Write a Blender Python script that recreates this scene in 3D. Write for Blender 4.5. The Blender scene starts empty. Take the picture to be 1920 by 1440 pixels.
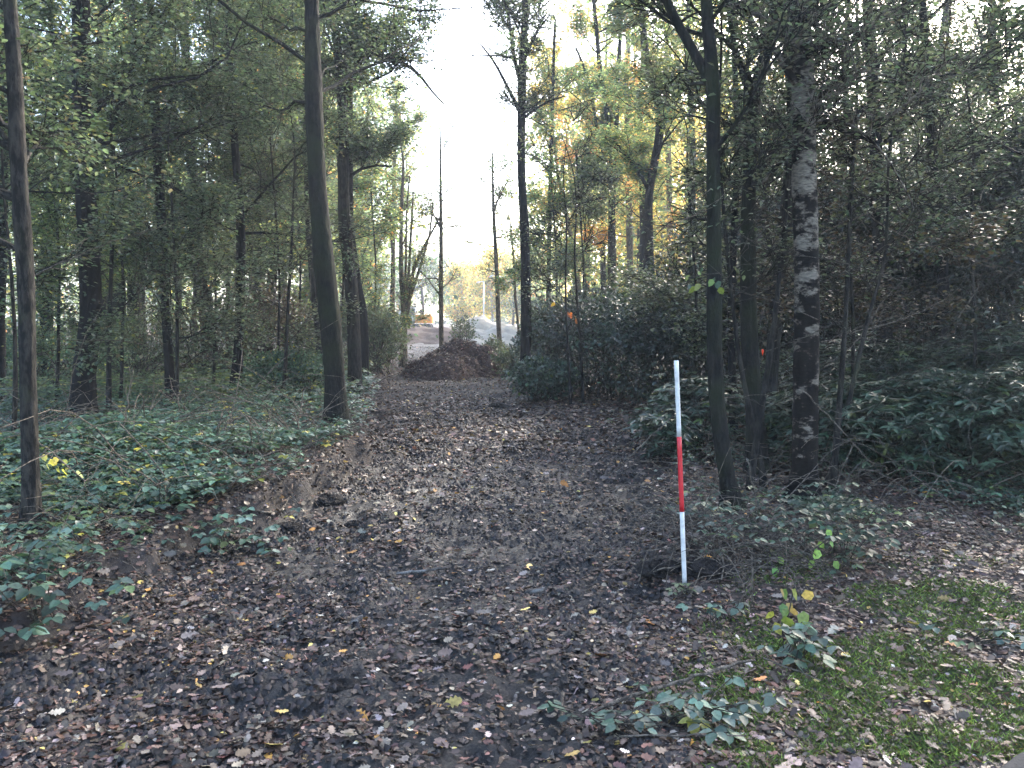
import bpy, math, random
import numpy as np
rng = np.random.default_rng(7)
random.seed(7)
R = math.radians
scene = bpy.context.scene
# ------------------------------------------------------------------ camera
CAMZ = 1.75
F = 1507.0
TH = math.atan(120.0 / F)
cd = bpy.data.cameras.new("camera")
cam = bpy.data.objects.new("camera", cd)
scene.collection.objects.link(cam)
cam.location = (0, 0, CAMZ)
cam.rotation_euler = (R(90) - TH, 0, 0)
cd.sensor_width = 36
cd.lens = F / 1920 * 36
cd.clip_start = 0.05
cd.clip_end = 3000
scene.camera = cam
# ------------------------------------------------------------------ world, sun
SUN_EL, SUN_AZ = R(30), R(36)          # azimuth measured from +Y towards +X
world = bpy.data.worlds.new("World")
scene.world = world
world.use_nodes = True
wn = world.node_tree.nodes
wl = world.node_tree.links
bg = wn["Background"]
sky = wn.new("ShaderNodeTexSky")
sky.sky_type = 'NISHITA'
sky.sun_disc = False
sky.sun_elevation = SUN_EL
sky.sun_rotation = SUN_AZ
sky.dust_density = 3.0
sky.air_density = 1.0
sky.ozone_density = 1.5
wl.new(sky.outputs[0], bg.inputs[0])
bg.inputs[1].default_value = 0.15
sd = bpy.data.lights.new("sun", 'SUN')
sd.energy = 1.5
sd.angle = R(12)
sd.color = (1.0, 0.93, 0.82)
sun = bpy.data.objects.new("sun", sd)
scene.collection.objects.link(sun)
sun.rotation_euler = (R(90) - SUN_EL, 0, math.pi - SUN_AZ)
scene.view_settings.view_transform = 'Standard'
scene.view_settings.look = 'None'
scene.view_settings.exposure = 2.98
scene.view_settings.gamma = 1.0
scene.render.engine = 'CYCLES'
scene.cycles.max_bounces = 8
scene.cycles.diffuse_bounces = 4
scene.cycles.glossy_bounces = 2
scene.cycles.transmission_bounces = 4
scene.cycles.volume_bounces = 0
scene.cycles.use_denoising = True
HAZE = 0.0015
# ------------------------------------------------------------------ helpers
COL = scene.collection
FWD = np.array([0, math.cos(TH), -math.sin(TH)])
UP = np.array([0, math.sin(TH), math.cos(TH)])
RT = np.array([1.0, 0, 0])


def ray(px, py):
    return (px - 960) / F * RT - (py - 720) / F * UP + FWD


def P(px, py, Y):                       # point of the place seen at a photo position, Y metres ahead
    d = ray(px, py)
    return np.array([0, 0, CAMZ]) + d * (Y / d[1])


def hash2(ix, iy, s):
    h = (ix.astype(np.int64) * 374761393 + iy.astype(np.int64) * 668265263 + s * 974634777) & 0xffffffff
    h = ((h ^ (h >> 13)) * 1274126177) & 0xffffffff
    return ((h ^ (h >> 16)) & 0xffff) / 65535.0


def vnoise(x, y, s=0):
    x = np.asarray(x, float); y = np.asarray(y, float)
    ix = np.floor(x); iy = np.floor(y)
    fx = x - ix; fy = y - iy
    fx = fx * fx * (3 - 2 * fx); fy = fy * fy * (3 - 2 * fy)
    a = hash2(ix, iy, s); b = hash2(ix + 1, iy, s); c = hash2(ix, iy + 1, s); d = hash2(ix + 1, iy + 1, s)
    return (a + (b - a) * fx) * (1 - fy) + (c + (d - c) * fx) * fy


def fbm(x, y, s=0, o=4):
    t = 0; a = 0.5; n = 0
    for i in range(o):
        t = t + a * vnoise(x * 2 ** i + 17 * i, y * 2 ** i - 31 * i, s + i); n += a; a *= 0.5
    return t / n


def sstep(a, b, x):
    t = np.clip((x - a) / (b - a), 0, 1)
    return t * t * (3 - 2 * t)


def nrm(v):
    return v / np.maximum(np.linalg.norm(v, axis=-1, keepdims=True), 1e-9)


XL = ([0, 3.1, 4.5, 5.9, 7.3, 10.5, 14.6, 18.8, 26, 40], [-2.9, -2.75, -2.6, -2.5, -1.95, -1.95, -2.4, -3.1, -4.2, -6])
XR = ([0, 3.1, 4.5, 5.3, 7.3, 9, 11, 13, 16, 19.5, 26, 40], [.3, .42, .72, .88, 1.3, 1.5, 1.6, 1.1, .5, .15, -.2, 1])


def edges(x, y):
    w = (fbm(x * 2.2, y * 2.2, 90, 3) - .5) * .7
    l = np.interp(y, *XL) + w
    r = np.interp(y, *XR) + w
    return l, r


def gz(x, y, fine=True):
    x = np.asarray(x, float); y = np.asarray(y, float)
    l, r = edges(x, y)
    inpath = sstep(-.05, .2, x - l) * sstep(-.05, .2, r - x)
    far = sstep(30, 38, y)
    hl = (.19 + .13 * sstep(5.5, 7, y) * (1 - sstep(10, 13, y))) * (1 - sstep(-.14, .04, x - l))
    hr = (.02 + .12 * sstep(4.3, 5.2, y)) * (1 - sstep(-.22, .05, r - x)) * (1 - sstep(9, 13, y) * .6)
    z = (hl + hr) * (1 - far)
    z = z + .85 * sstep(36, 60, y)
    z = z + (fbm(x * .8, y * .8, 3, 3) - .5) * .09
    z = z + .2 * np.exp(-((x - 1.3) / .3) ** 2 - ((y - 5.6) / .3) ** 2)
    if fine:
        near = 1 - sstep(25, 60, y)
        rut = (fbm(x * 3.2 + y * .5, y * 1.6, 11, 4) - .5)
        clod = np.abs(fbm(x * 7, y * 7, 21, 4) - .5)
        z = z + near * inpath * (rut * (.20 - .07 * sstep(6, 10, y)) - clod * .17 - np.abs(fbm(x * 16, y * 16, 25, 3) - .5) * .07 + .03)
        z = z + near * (1 - inpath) * ((fbm(x * 5, y * 5, 31, 4) - .5) * .07)
    return z


def mound_h(x, y):                      # heap of dark soil at the end of the ride
    def g(cx, cy, rx, ry, h):
        q = ((x - cx) / rx) ** 2 + ((y - cy) / ry) ** 2
        return h * np.clip(1 - q, -1, 1)
    n = (fbm(x * 1.6, y * 1.6, 55, 4) - .5)
    a = g(-2.2, 24.4, 1.3, 1.1, .75)
    b = g(-1.55, 25.6, 1.5, 1.4, 1.15)
    c = g(-.6, 25.8, 1.1, 1.0, .6)
    return np.maximum(np.maximum(a, b), c) + n * .5 - np.abs(fbm(x * 4, y * 4, 57, 4) - .5) * .35 - .02


def surf(x, y):
    z = gz(x, y)
    m = mound_h(x, y) + gz(x, y, False)
    return np.where((np.abs(x + 1.4) < 3.5) & (np.abs(y - 25.5) < 3.5), np.maximum(z, m), z)


def G(px, py, dz=0.0):                  # ground point seen at a photo position
    d = ray(px, py)
    z = .1
    for _ in range(12):
        t = (z - CAMZ) / d[2]
        p = np.array([0, 0, CAMZ]) + d * t
        z = float(gz(p[0], p[1], False))
    p[2] = z + dz
    return p


def mesh(name, V, faces, mat, parent=None, cols=None, smooth=False, loc=None):
    """faces: list of (m,k) int arrays"""
    me = bpy.data.meshes.new(name)
    V = np.asarray(V, np.float32).reshape(-1, 3)
    if loc is not None:
        V = V - np.asarray(loc, np.float32)
    faces = [np.asarray(f, np.int32) for f in faces if len(f)]
    me.vertices.add(len(V)); me.vertices.foreach_set('co', V.ravel())
    nl = sum(f.size for f in faces); nf = sum(len(f) for f in faces)
    me.loops.add(nl); me.loops.foreach_set('vertex_index', np.concatenate([f.ravel() for f in faces]))
    st = []; o = 0
    for f in faces:
        st.append(o + np.arange(len(f)) * f.shape[1]); o += f.size
    me.polygons.add(nf); me.polygons.foreach_set('loop_start', np.concatenate(st).astype(np.int32))
    if smooth:
        me.polygons.foreach_set('use_smooth', np.ones(nf, bool))
    me.update(calc_edges=True)
    if cols is not None:
        a = me.color_attributes.new('Col', 'FLOAT_COLOR', 'POINT')
        c = np.ones((len(V), 4), np.float32); c[:, :3] = cols
        a.data.foreach_set('color', c.ravel())
    me.materials.append(mat)
    ob = bpy.data.objects.new(name, me)
    COL.objects.link(ob)
    if loc is not None:
        ob.location = tuple(float(v) for v in loc)
    if parent is not None:
        ob.parent = parent
        if loc is not None:
            ob.location = (0, 0, 0)
    return ob


def tag(o, label=None, cat=None, group=None, kind=None):
    if label: o['label'] = label
    if cat: o['category'] = cat
    if group: o['group'] = group
    if kind: o['kind'] = kind
    return o


def empty(name, loc):
    o = bpy.data.objects.new(name, None)
    o.empty_display_size = .2
    COL.objects.link(o)
    o.location = tuple(float(v) for v in loc)
    return o


class Acc:
    def __init__(s):
        s.V = []; s.F = {}; s.C = []; s.n = 0

    def add(s, V, F, C=None):
        V = np.asarray(V, float).reshape(-1, 3)
        for f in (F if isinstance(F, list) else [F]):
            f = np.asarray(f)
            if len(f):
                s.F.setdefault(f.shape[1], []).append(f + s.n)
        s.V.append(V); s.n += len(V)
        if C is None: C = (1, 1, 1)
        s.C.append(np.broadcast_to(np.asarray(C, float), (len(V), 3)))
        return s

    def build(s, name, mat, parent=None, smooth=False, loc=None):
        if not s.n: return None
        return mesh(name, np.concatenate(s.V), [np.concatenate(v) for v in s.F.values()], mat, parent,
                    np.concatenate(s.C), smooth, loc)


def tubes(Q, rad, sides=5, bump=0.0, cap=True):
    """Q (n,p,3), rad (n,p)"""
    Q = np.asarray(Q, float); rad = np.asarray(rad, float)
    n, p, _ = Q.shape
    T = np.empty_like(Q)
    T[:, 1:-1] = Q[:, 2:] - Q[:, :-2]
    T[:, 0] = Q[:, 1] - Q[:, 0]; T[:, -1] = Q[:, -1] - Q[:, -2]
    T = nrm(T)
    ref = np.array([.83, .52, .17])
    U = nrm(np.cross(T, ref)); W = np.cross(T, U)
    a = np.arange(sides) / sides * 2 * np.pi
    rr = rad[:, :, None] * np.ones(sides)
    if bump:
        rr = rr * (1 + bump * (rng.random((n, p, sides)) - .5))
    V = Q[:, :, None, :] + rr[..., None] * (np.cos(a)[None, None, :, None] * U[:, :, None, :] + np.sin(a)[None, None, :, None] * W[:, :, None, :])
    i = np.arange(n)[:, None, None] * p * sides
    j = np.arange(p - 1)[None, :, None] * sides
    k = np.arange(sides)[None, None, :]
    k2 = (k + 1) % sides
    Fq = np.stack([i + j + k, i + j + k2, i + j + sides + k2, i + j + sides + k], -1).reshape(-1, 4)
    fs = [Fq]
    if cap:
        c = (i[:, :, 0] + (p - 1) * sides + np.arange(sides)[None, :])
        fs.append(c.reshape(-1, sides))
        c0 = (i[:, :, 0] + np.arange(sides)[::-1][None, :])
        fs.append(c0.reshape(-1, sides))
    return V.reshape(-1, 3), fs


# leaf templates: x along the leaf, y across, z up
def T_quad(w=.32):
    return np.array([[0, 0, 0], [.45, -w, .05], [1, 0, -.03], [.45, w, .05]]), [[[0, 1, 2, 3]]]


def T_fold(w=.28, a=.3, b=.68, up=.07, droop=.1):
    V = np.array([[0, 0, 0], [a, -w, up], [b, -w * .8, up - droop * .4], [1, 0, -droop], [b, w * .8, up - droop * .4], [a, w, up]])
    return V, [[[0, 1, 2, 3], [3, 4, 5, 0]]]


def T_oak():
    h = [(.0, 0), (.12, .07), (.26, .22), (.34, .12), (.46, .30), (.57, .16), (.70, .30), (.80, .16), (.92, .16), (1.0, 0)]
    V = [(x, y, .10 * math.sin(x * 9) * y * 2 + .05 * y) for x, y in h]
    V += [(x, -y, .08 * math.sin(x * 7 + 1) * y * 2 + .09 * y) for x, y in h[1:-1]]
    n = len(h)
    return np.array(V), [[list(range(n))[::-1]], [[0] + list(range(n, n + n - 2)) + [n - 1]]]


def T_maple():
    pts = []
    for i in range(14):
        a = -math.pi + math.pi * 2 * (i + .5) / 14
        r = (.52 if i % 2 == 0 else .3)
        pts.append((.45 + math.cos(a) * r * .9, math.sin(a) * r, .06 * math.sin(i * 2.1)))
    return np.array(pts), [[list(range(14))]]


QUAD, FOLD, OAK, MAPLE = T_quad(), T_fold(), T_oak(), T_maple()
WIDE = T_fold(.36, .28, .66, .05, .12)
LANCE = T_fold(.15, .3, .7, .03, .14)


def leaves(acc, tpl, pos, xdir, nor, size, col):
    """one leaf at each pos"""
    TV, TF = tpl
    n = len(pos)
    if n == 0: return
    X = nrm(xdir); Z = nrm(nor - (nor * X).sum(-1, keepdims=True) * X); Y = np.cross(Z, X)
    s = np.asarray(size, float).reshape(-1, 1, 1) * np.ones((n, 1, 1))
    V = pos[:, None, :] + s * (TV[None, :, 0:1] * X[:, None] + TV[None, :, 1:2] * Y[:, None] + TV[None, :, 2:3] * Z[:, None])
    k = len(TV)
    off = np.arange(n)[:, None] * k
    fs = []
    for f in TF:
        f = np.array(f)
        fs.append((off[:, None, :] + f[None]).reshape(-1, f.shape[1]))
    acc.add(V.reshape(-1, 3), fs, np.repeat(col, k, 0))


def pick(pal, n, jit=.25):
    """pal: list of (weight, rgb)"""
    w = np.array([p[0] for p in pal], float); w /= w.sum()
    c = np.array([p[1] for p in pal])[rng.choice(len(pal), n, p=w)]
    return c * np.exp(rng.normal(0, jit, (n, 1))) * (1 + rng.normal(0, .06, (n, 3)))


def rdir(n):
    return nrm(rng.normal(size=(n, 3)))


def hdir(n):
    a = rng.random(n) * 2 * np.pi
    return np.stack([np.cos(a), np.sin(a), np.zeros(n)], -1)


# ------------------------------------------------------------------ materials
def newmat(name):
    m = bpy.data.materials.new(name); m.use_nodes = True
    nt = m.node_tree
    return m, nt, nt.nodes, nt.links, nt.nodes['Principled BSDF']


def leafmat(name, rough=.4, trans=.35, spec=.5, tint=1.0):
    m, nt, N, L, b = newmat(name)
    at = N.new('ShaderNodeAttribute'); at.attribute_name = 'Col'
    no = N.new('ShaderNodeTexNoise'); no.inputs['Scale'].default_value = 60; no.inputs['Detail'].default_value = 2
    geo = N.new('ShaderNodeNewGeometry'); L.new(geo.outputs['Position'], no.inputs['Vector'])
    mr = N.new('ShaderNodeMapRange'); mr.inputs[1].default_value = .3; mr.inputs[2].default_value = .7
    mr.inputs[3].default_value = .7; mr.inputs[4].default_value = 1.25
    L.new(no.outputs['Fac'], mr.inputs[0])
    mu = N.new('ShaderNodeVectorMath'); mu.operation = 'SCALE'
    L.new(at.outputs['Color'], mu.inputs[0]); L.new(mr.outputs[0], mu.inputs['Scale'])
    L.new(mu.outputs[0], b.inputs['Base Color'])
    b.inputs['Roughness'].default_value = rough
    b.inputs['Specular IOR Level'].default_value = spec
    if trans > 0:
        tr = N.new('ShaderNodeBsdfTranslucent')
        mu2 = N.new('ShaderNodeVectorMath'); mu2.operation = 'MULTIPLY'; mu2.inputs[1].default_value = (1.75 * tint, 1.8 * tint, (1.2 if tint == 1 else 1.5) * tint)
        L.new(mu.outputs[0], mu2.inputs[0]); L.new(mu2.outputs[0], tr.inputs['Color'])
        mx = N.new('ShaderNodeMixShader'); mx.inputs[0].default_value = trans
        L.new(b.outputs[0], mx.inputs[1]); L.new(tr.outputs[0], mx.inputs[2])
        L.new(mx.outputs[0], N['Material Output'].inputs['Surface'])
    return m


M_LEAF = leafmat('leaf_green', .42, .4)
M_LIT = leafmat('leaf_autumn_sunlit', .45, .6, .3, tint=1.5)  # thin autumn leaves, with a sunlit glow put into the translucent colour
M_GLOSS = leafmat('leaf_evergreen', .3, .12, .6)
M_BRAM = leafmat('leaf_bramble', .38, .25, .5)
M_LITTER = leafmat('leaf_litter', .5, .08, .45)
M_CRUMB = leafmat('crumb', .6, 0, .4)
M_MOSS = leafmat('moss', .8, .2, .2)


def barkmat(name, base, dark, moss=0.0, mosscol=(.03, .036, .012), scale=26.0, stretch=.28, rough=.85, bump=1.0):
    m, nt, N, L, b = newmat(name)
    tc = N.new('ShaderNodeTexCoord')
    mp = N.new('ShaderNodeMapping'); mp.inputs['Scale'].default_value = (1, 1, stretch)
    L.new(tc.outputs['Object'], mp.inputs['Vector'])
    n1 = N.new('ShaderNodeTexNoise'); n1.inputs['Scale'].default_value = scale; n1.inputs['Detail'].default_value = 8
    n1.inputs['Roughness'].default_value = .65
    L.new(mp.outputs[0], n1.inputs['Vector'])
    cr = N.new('ShaderNodeValToRGB')
    cr.color_ramp.elements[0].position = .45; cr.color_ramp.elements[0].color = (*dark, 1)
    cr.color_ramp.elements[1].position = .57; cr.color_ramp.elements[1].color = (*base, 1)
    L.new(n1.outputs['Fac'], cr.inputs[0])
    n2 = N.new('ShaderNodeTexNoise'); n2.inputs['Scale'].default_value = 2.2; n2.inputs['Detail'].default_value = 5
    L.new(tc.outputs['Object'], n2.inputs['Vector'])
    mr = N.new('ShaderNodeMapRange'); mr.inputs[1].default_value = .62 - moss * .35; mr.inputs[2].default_value = .78 - moss * .3
    L.new(n2.outputs['Fac'], mr.inputs[0])
    mx = N.new('ShaderNodeMixRGB'); mx.inputs[2].default_value = (*mosscol, 1)
    L.new(mr.outputs[0], mx.inputs[0]); L.new(cr.outputs[0], mx.inputs[1])
    L.new(mx.outputs[0], b.inputs['Base Color'])
    b.inputs['Roughness'].default_value = rough
    b.inputs['Specular IOR Level'].default_value = .25
    bp = N.new('ShaderNodeBump'); bp.inputs['Strength'].default_value = bump; bp.inputs['Distance'].default_value = .05
    L.new(n1.outputs['Fac'], bp.inputs['Height']); L.new(bp.outputs[0], b.inputs['Normal'])
    return m


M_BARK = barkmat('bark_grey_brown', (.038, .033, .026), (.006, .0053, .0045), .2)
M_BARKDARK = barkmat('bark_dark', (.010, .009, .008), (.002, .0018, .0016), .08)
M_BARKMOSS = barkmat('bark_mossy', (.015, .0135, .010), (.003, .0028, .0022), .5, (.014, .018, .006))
M_BARKLIT = barkmat('bark_brown_lit', (.24, .18, .12), (.07, .055, .04), .1)  # brown bark paled in colour to look sunlit through haze
M_TWIG = barkmat('twig_bark', (.10, .085, .065), (.03, .026, .02), .1, scale=40)
M_STICK = barkmat('dead_stick', (.22, .18, .14), (.07, .057, .045), .0, scale=30, stretch=1)
M_CHIP = barkmat('weathered_wood', (.22, .2, .18), (.07, .06, .055), .0, scale=18, stretch=1)
M_PALEBIRCH = barkmat('bark_pale_birch', (.6, .57, .52), (.25, .22, .19), .0, scale=8)


def birchmat():
    m, nt, N, L, b = newmat('bark_silver_birch')
    tc = N.new('ShaderNodeTexCoord')
    mp = N.new('ShaderNodeMapping'); mp.inputs['Scale'].default_value = (1, 1, 1.9)
    L.new(tc.outputs['Object'], mp.inputs['Vector'])
    n1 = N.new('ShaderNodeTexNoise'); n1.inputs['Scale'].default_value = 4.2; n1.inputs['Detail'].default_value = 9; n1.inputs['Roughness'].default_value = .7
    L.new(mp.outputs[0], n1.inputs['Vector'])
    sep = N.new('ShaderNodeSeparateXYZ'); L.new(tc.outputs['Object'], sep.inputs[0])
    mr = N.new('ShaderNodeMapRange'); mr.inputs[1].default_value = 0; mr.inputs[2].default_value = 2.9; mr.inputs[3].default_value = -.10; mr.inputs[4].default_value = .02
    L.new(sep.outputs['Z'], mr.inputs[0])
    ad = N.new('ShaderNodeMath'); ad.operation = 'ADD'; L.new(n1.outputs['Fac'], ad.inputs[0]); L.new(mr.outputs[0], ad.inputs[1])
    cr = N.new('ShaderNodeValToRGB')
    e = cr.color_ramp.elements
    e[0].position = .475; e[0].color = (.008, .0065, .0055, 1)
    e[1].position = .54; e[1].color = (.17, .145, .115, 1)
    x = e.new(.49); x.color = (.045, .034, .026, 1)
    L.new(ad.outputs[0], cr.inputs[0])
    n2 = N.new('ShaderNodeTexNoise'); n2.inputs['Scale'].default_value = 22; n2.inputs['Detail'].default_value = 6
    mp2 = N.new('ShaderNodeMapping'); mp2.inputs['Scale'].default_value = (1, 1, 3.5); L.new(tc.outputs['Object'], mp2.inputs[0]); L.new(mp2.outputs[0], n2.inputs['Vector'])
    mr2 = N.new('ShaderNodeMapRange'); mr2.inputs[1].default_value = .3; mr2.inputs[2].default_value = .7; mr2.inputs[3].default_value = .35; mr2.inputs[4].default_value = 1.2
    L.new(n2.outputs['Fac'], mr2.inputs[0])
    mu = N.new('ShaderNodeVectorMath'); mu.operation = 'SCALE'; L.new(cr.outputs[0], mu.inputs[0]); L.new(mr2.outputs[0], mu.inputs['Scale'])
    L.new(mu.outputs[0], b.inputs['Base Color'])
    b.inputs['Roughness'].default_value = .9; b.inputs['Specular IOR Level'].default_value = .12
    bp = N.new('ShaderNodeBump'); bp.inputs['Strength'].default_value = .7; bp.inputs['Distance'].default_value = .02
    L.new(ad.outputs[0], bp.inputs['Height']); L.new(bp.outputs[0], b.inputs['Normal'])
    return m


M_BIRCH = birchmat()


def groundmat():
    """Col: r = mud, g = moss, b = pale open soil of the clearing"""
    m, nt, N, L, b = newmat('forest_floor')
    at = N.new('ShaderNodeAttribute'); at.attribute_name = 'Col'
    sp = N.new('ShaderNodeSeparateColor'); L.new(at.outputs['Color'], sp.inputs[0])
    geo = N.new('ShaderNodeNewGeometry')

    def noise(sc, det=6, ro=.6):
        n = N.new('ShaderNodeTexNoise'); n.inputs['Scale'].default_value = sc; n.inputs['Detail'].default_value = det
        n.inputs['Roughness'].default_value = ro; L.new(geo.outputs['Position'], n.inputs['Vector']); return n

    def ramp(src, stops):
        c = N.new('ShaderNodeValToRGB'); e = c.color_ramp.elements
        e[0].position, e[0].color = stops[0][0], (*stops[0][1], 1)
        e[1].position, e[1].color = stops[-1][0], (*stops[-1][1], 1)
        for p, cc in stops[1:-1]:
            x = e.new(p); x.color = (*cc, 1)
        L.new(src.outputs['Fac'], c.inputs[0]); return c

    def mix(f, a, c):
        x = N.new('ShaderNodeMixRGB'); L.new(f, x.inputs[0]); L.new(a, x.inputs[1]); L.new(c, x.inputs[2]); return x.outputs[0]
    nf = noise(26, 8, .7); nm = noise(3, 5)
    soil = ramp(nf, [(.3, (.014, .009, .007)), (.52, (.042, .027, .021)), (.72, (.09, .06, .047))])
    mud = ramp(nf, [(.3, (.005, .0042, .0038)), (.6, (.013, .0105, .009)), (.8, (.03, .023, .019))])
    moss = ramp(nf, [(.3, (.018, .028, .008)), (.7, (.07, .10, .02))])
    pale = ramp(nm, [(.3, (.16, .13, .11)), (.7, (.34, .30, .27))])
    c = mix(sp.outputs[0], soil.outputs[0], mud.outputs[0])
    c = mix(sp.outputs[1], c, moss.outputs[0])
    c = mix(sp.outputs[2], c, pale.outputs[0])
    L.new(c, b.inputs['Base Color'])
    # wetness: smoother where the mud is wet
    nw = noise(1.6, 4)
    mr = N.new('ShaderNodeMapRange'); mr.inputs[1].default_value = .42; mr.inputs[2].default_value = .6
    mr.inputs[3].default_value = .7; mr.inputs[4].default_value = .30
    L.new(nw.outputs['Fac'], mr.inputs[0])
    mm = N.new('ShaderNodeMix'); mm.data_type = 'FLOAT'; mm.inputs[2].default_value = .9
    L.new(sp.outputs[0], mm.inputs[0]); L.new(mr.outputs[0], mm.inputs[3])
    L.new(mm.outputs[0], b.inputs['Roughness'])
    bp = N.new('ShaderNodeBump'); bp.inputs['Strength'].default_value = .8; bp.inputs['Distance'].default_value = .025
    nb = noise(38, 8, .75)
    L.new(nb.outputs['Fac'], bp.inputs['Height']); L.new(bp.outputs[0], b.inputs['Normal'])
    return m


M_GROUND = groundmat()


def soilmat(name, a, c, scale=9, rough=.9, bump=.8, spec=.3):
    m, nt, N, L, b = newmat(name)
    geo = N.new('ShaderNodeNewGeometry')
    n = N.new('ShaderNodeTexNoise'); n.inputs['Scale'].default_value = scale; n.inputs['Detail'].default_value = 9; n.inputs['Roughness'].default_value = .7
    L.new(geo.outputs['Position'], n.inputs['Vector'])
    cr = N.new('ShaderNodeValToRGB'); cr.color_ramp.elements[0].position = .32; cr.color_ramp.elements[1].position = .68
    cr.color_ramp.elements[0].color = (*a, 1); cr.color_ramp.elements[1].color = (*c, 1)
    L.new(n.outputs['Fac'], cr.inputs[0]); L.new(cr.outputs[0], b.inputs['Base Color'])
    b.inputs['Roughness'].default_value = rough; b.inputs['Specular IOR Level'].default_value = spec
    bp = N.new('ShaderNodeBump'); bp.inputs['Strength'].default_value = bump; bp.inputs['Distance'].default_value = .05
    L.new(n.outputs['Fac'], bp.inputs['Height']); L.new(bp.outputs[0], b.inputs['Normal'])
    return m


M_MOUND = soilmat('mound_soil', (.02, .010, .008), (.11, .06, .045))
M_CLOD = soilmat('clod_soil', (.007, .006, .0055), (.03, .022, .018), 30, .8, 1.0)
M_SAND = soilmat('pale_sand', (.36, .31, .26), (.58, .52, .44), 1.2)
M_BROWNSOIL = soilmat('spread_soil', (.10, .07, .06), (.2, .15, .13), 3.0)
M_ASPHALT = soilmat('asphalt', (.03, .03, .032), (.07, .07, .072), 60, .8, .4)
M_WHITE = soilmat('white_paint', (.42, .40, .37), (.70, .69, .67), 14, .45, .04, .5)
M_RED = soilmat('red_paint', (.42, .012, .018), (.55, .022, .03), 25, .4, .04, .5)
M_TIP = soilmat('steel_tip', (.1, .1, .1), (.2, .2, .2), 20, .4, .1)
M_ORANGE = soilmat('orange_paint', (.62, .24, .03), (.72, .30, .05), 1.5, .45, .1, .5)
M_YELLOW = soilmat('yellow_paint', (.7, .42, .02), (.8, .5, .04), 1.5, .45, .1, .5)
M_TAG = soilmat('orange_red_tag', (.8, .05, .015), (.9, .08, .02), 5, .4, .05)
M_CABW = soilmat('pale_cab_paint', (.6, .6, .6), (.75, .75, .75), 1.5, .4, .05)
M_STEEL = soilmat('grey_steel', (.07, .065, .07), (.13, .12, .13), 2, .55, .1)
M_RUBBER = soilmat('black_rubber', (.015, .015, .015), (.04, .04, .04), 8, .8, .1)
M_GLASS = soilmat('dark_window', (.03, .04, .045), (.05, .06, .07), 1, .1, 0)
M_POST = soilmat('galvanised_post', (.5, .5, .5), (.65, .65, .65), 2, .4, .05)

# ------------------------------------------------------------------ ground
ys = [-1.0]
while ys[-1] < 2.0: ys.append(ys[-1] + .12)
while ys[-1] < 420: ys.append(ys[-1] * 1.0085 + .0)
ys = np.array([-300, -120, -50, -20, -8, -3] + ys)
xp = list(np.arange(0, 6.5, .034))
st = .034
while xp[-1] < 420: st *= 1.07; xp.append(xp[-1] + st)
xp = np.array(xp)
xs = np.concatenate([-xp[:0:-1], xp])
XX, YY = np.meshgrid(xs, ys)
ZZ = gz(XX, YY)
ZZ[YY < 0] = gz(XX[YY < 0], YY[YY < 0], False)
ny, nx = XX.shape
idx = np.arange(ny * nx).reshape(ny, nx)
Fg = np.stack([idx[:-1, :-1], idx[:-1, 1:], idx[1:, 1:], idx[1:, :-1]], -1).reshape(-1, 4)


def masks(x, y):
    l, r = edges(x, y)
    mud = sstep(-.25, .15, x - l) * sstep(-.2, .15, r - x)
    mud = mud * (1 - .85 * sstep(7, 13, y + (fbm(x, y, 41) - .5) * 6))
    mo = sstep(.05, .6, x - r - .05 - .25 * sstep(3.6, 5, y)) * (1 - sstep(4.4, 5.6, y)) * sstep(.36, .54, fbm(x * 3.2, y * 3.2, 42, 4))
    mo = np.maximum(mo, sstep(.3, .9, x - r) * sstep(9, 10, y) * (1 - sstep(12, 14, y)) * sstep(.5, .6, fbm(x * 1.5, y * 1.5, 43)) * .8)
    pale = sstep(33, 44, y + (fbm(x * .4, y * .4, 44) - .5) * 8) * (1 - sstep(14, 30, np.abs(x + 1) - y * .12))
    return mud, mo, pale


mu_, mo_, pa_ = masks(XX, YY)
cg = np.stack([mu_, mo_, pa_], -1).reshape(-1, 3)
g = mesh('ground', np.stack([XX, YY, ZZ], -1), [Fg], M_GROUND, cols=cg, smooth=True)
tag(g, kind='structure')

# asphalt corner of the road where the photographer stands
rx = np.linspace(0, 1, 30)
edge = np.stack([1.62 + rx * 1.9, 2.78 + rx * 1.25 + (fbm(rx * 8, rx * 0, 61) - .5) * .12], -1)
V = []; Fr = []
for i, (x, y) in enumerate(edge):
    V += [(x, y, float(gz(x, y, False)) + .035), (x + 3.5, y - 5.5, .06), (x, y, -.05)]
for i in range(29):
    a = i * 3
    Fr += [(a, a + 1, a + 4, a + 3), (a + 2, a, a + 3, a + 5)]
tag(mesh('road', V, [np.array(Fr)], M_ASPHALT), kind='structure')

# ------------------------------------------------------------------ soil mound
mx_, my_ = np.meshgrid(np.linspace(-5, 2, 170), np.linspace(22.2, 29, 150))
mz = mound_h(mx_, my_) + gz(mx_, my_, False)
mz = np.maximum(mz, gz(mx_, my_) - .15)
idm = np.arange(mx_.size).reshape(mx_.shape)
Fm = np.stack([idm[:-1, :-1], idm[:-1, 1:], idm[1:, 1:], idm[1:, :-1]], -1).reshape(-1, 4)
o = mesh('soil_mound', np.stack([mx_, my_, mz], -1), [Fm], M_MOUND, smooth=True, loc=(-1.5, 25.5, 0))
tag(o, 'heap of dark reddish soil under fallen leaves at the far end of the ride', 'soil heap')

# ------------------------------------------------------------------ leaf litter
PAL_LIT = [(4, (.122, .079, .055)), (6, (.062, .037, .026)), (2.2, (.245, .175, .125)), (3.6, (.026, .017, .013)), (1.5, (.15, .07, .046)), (.6, (.33, .27, .22)), (.14, (.5, .36, .10)), (.09, (.55, .27, .06))]


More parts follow.
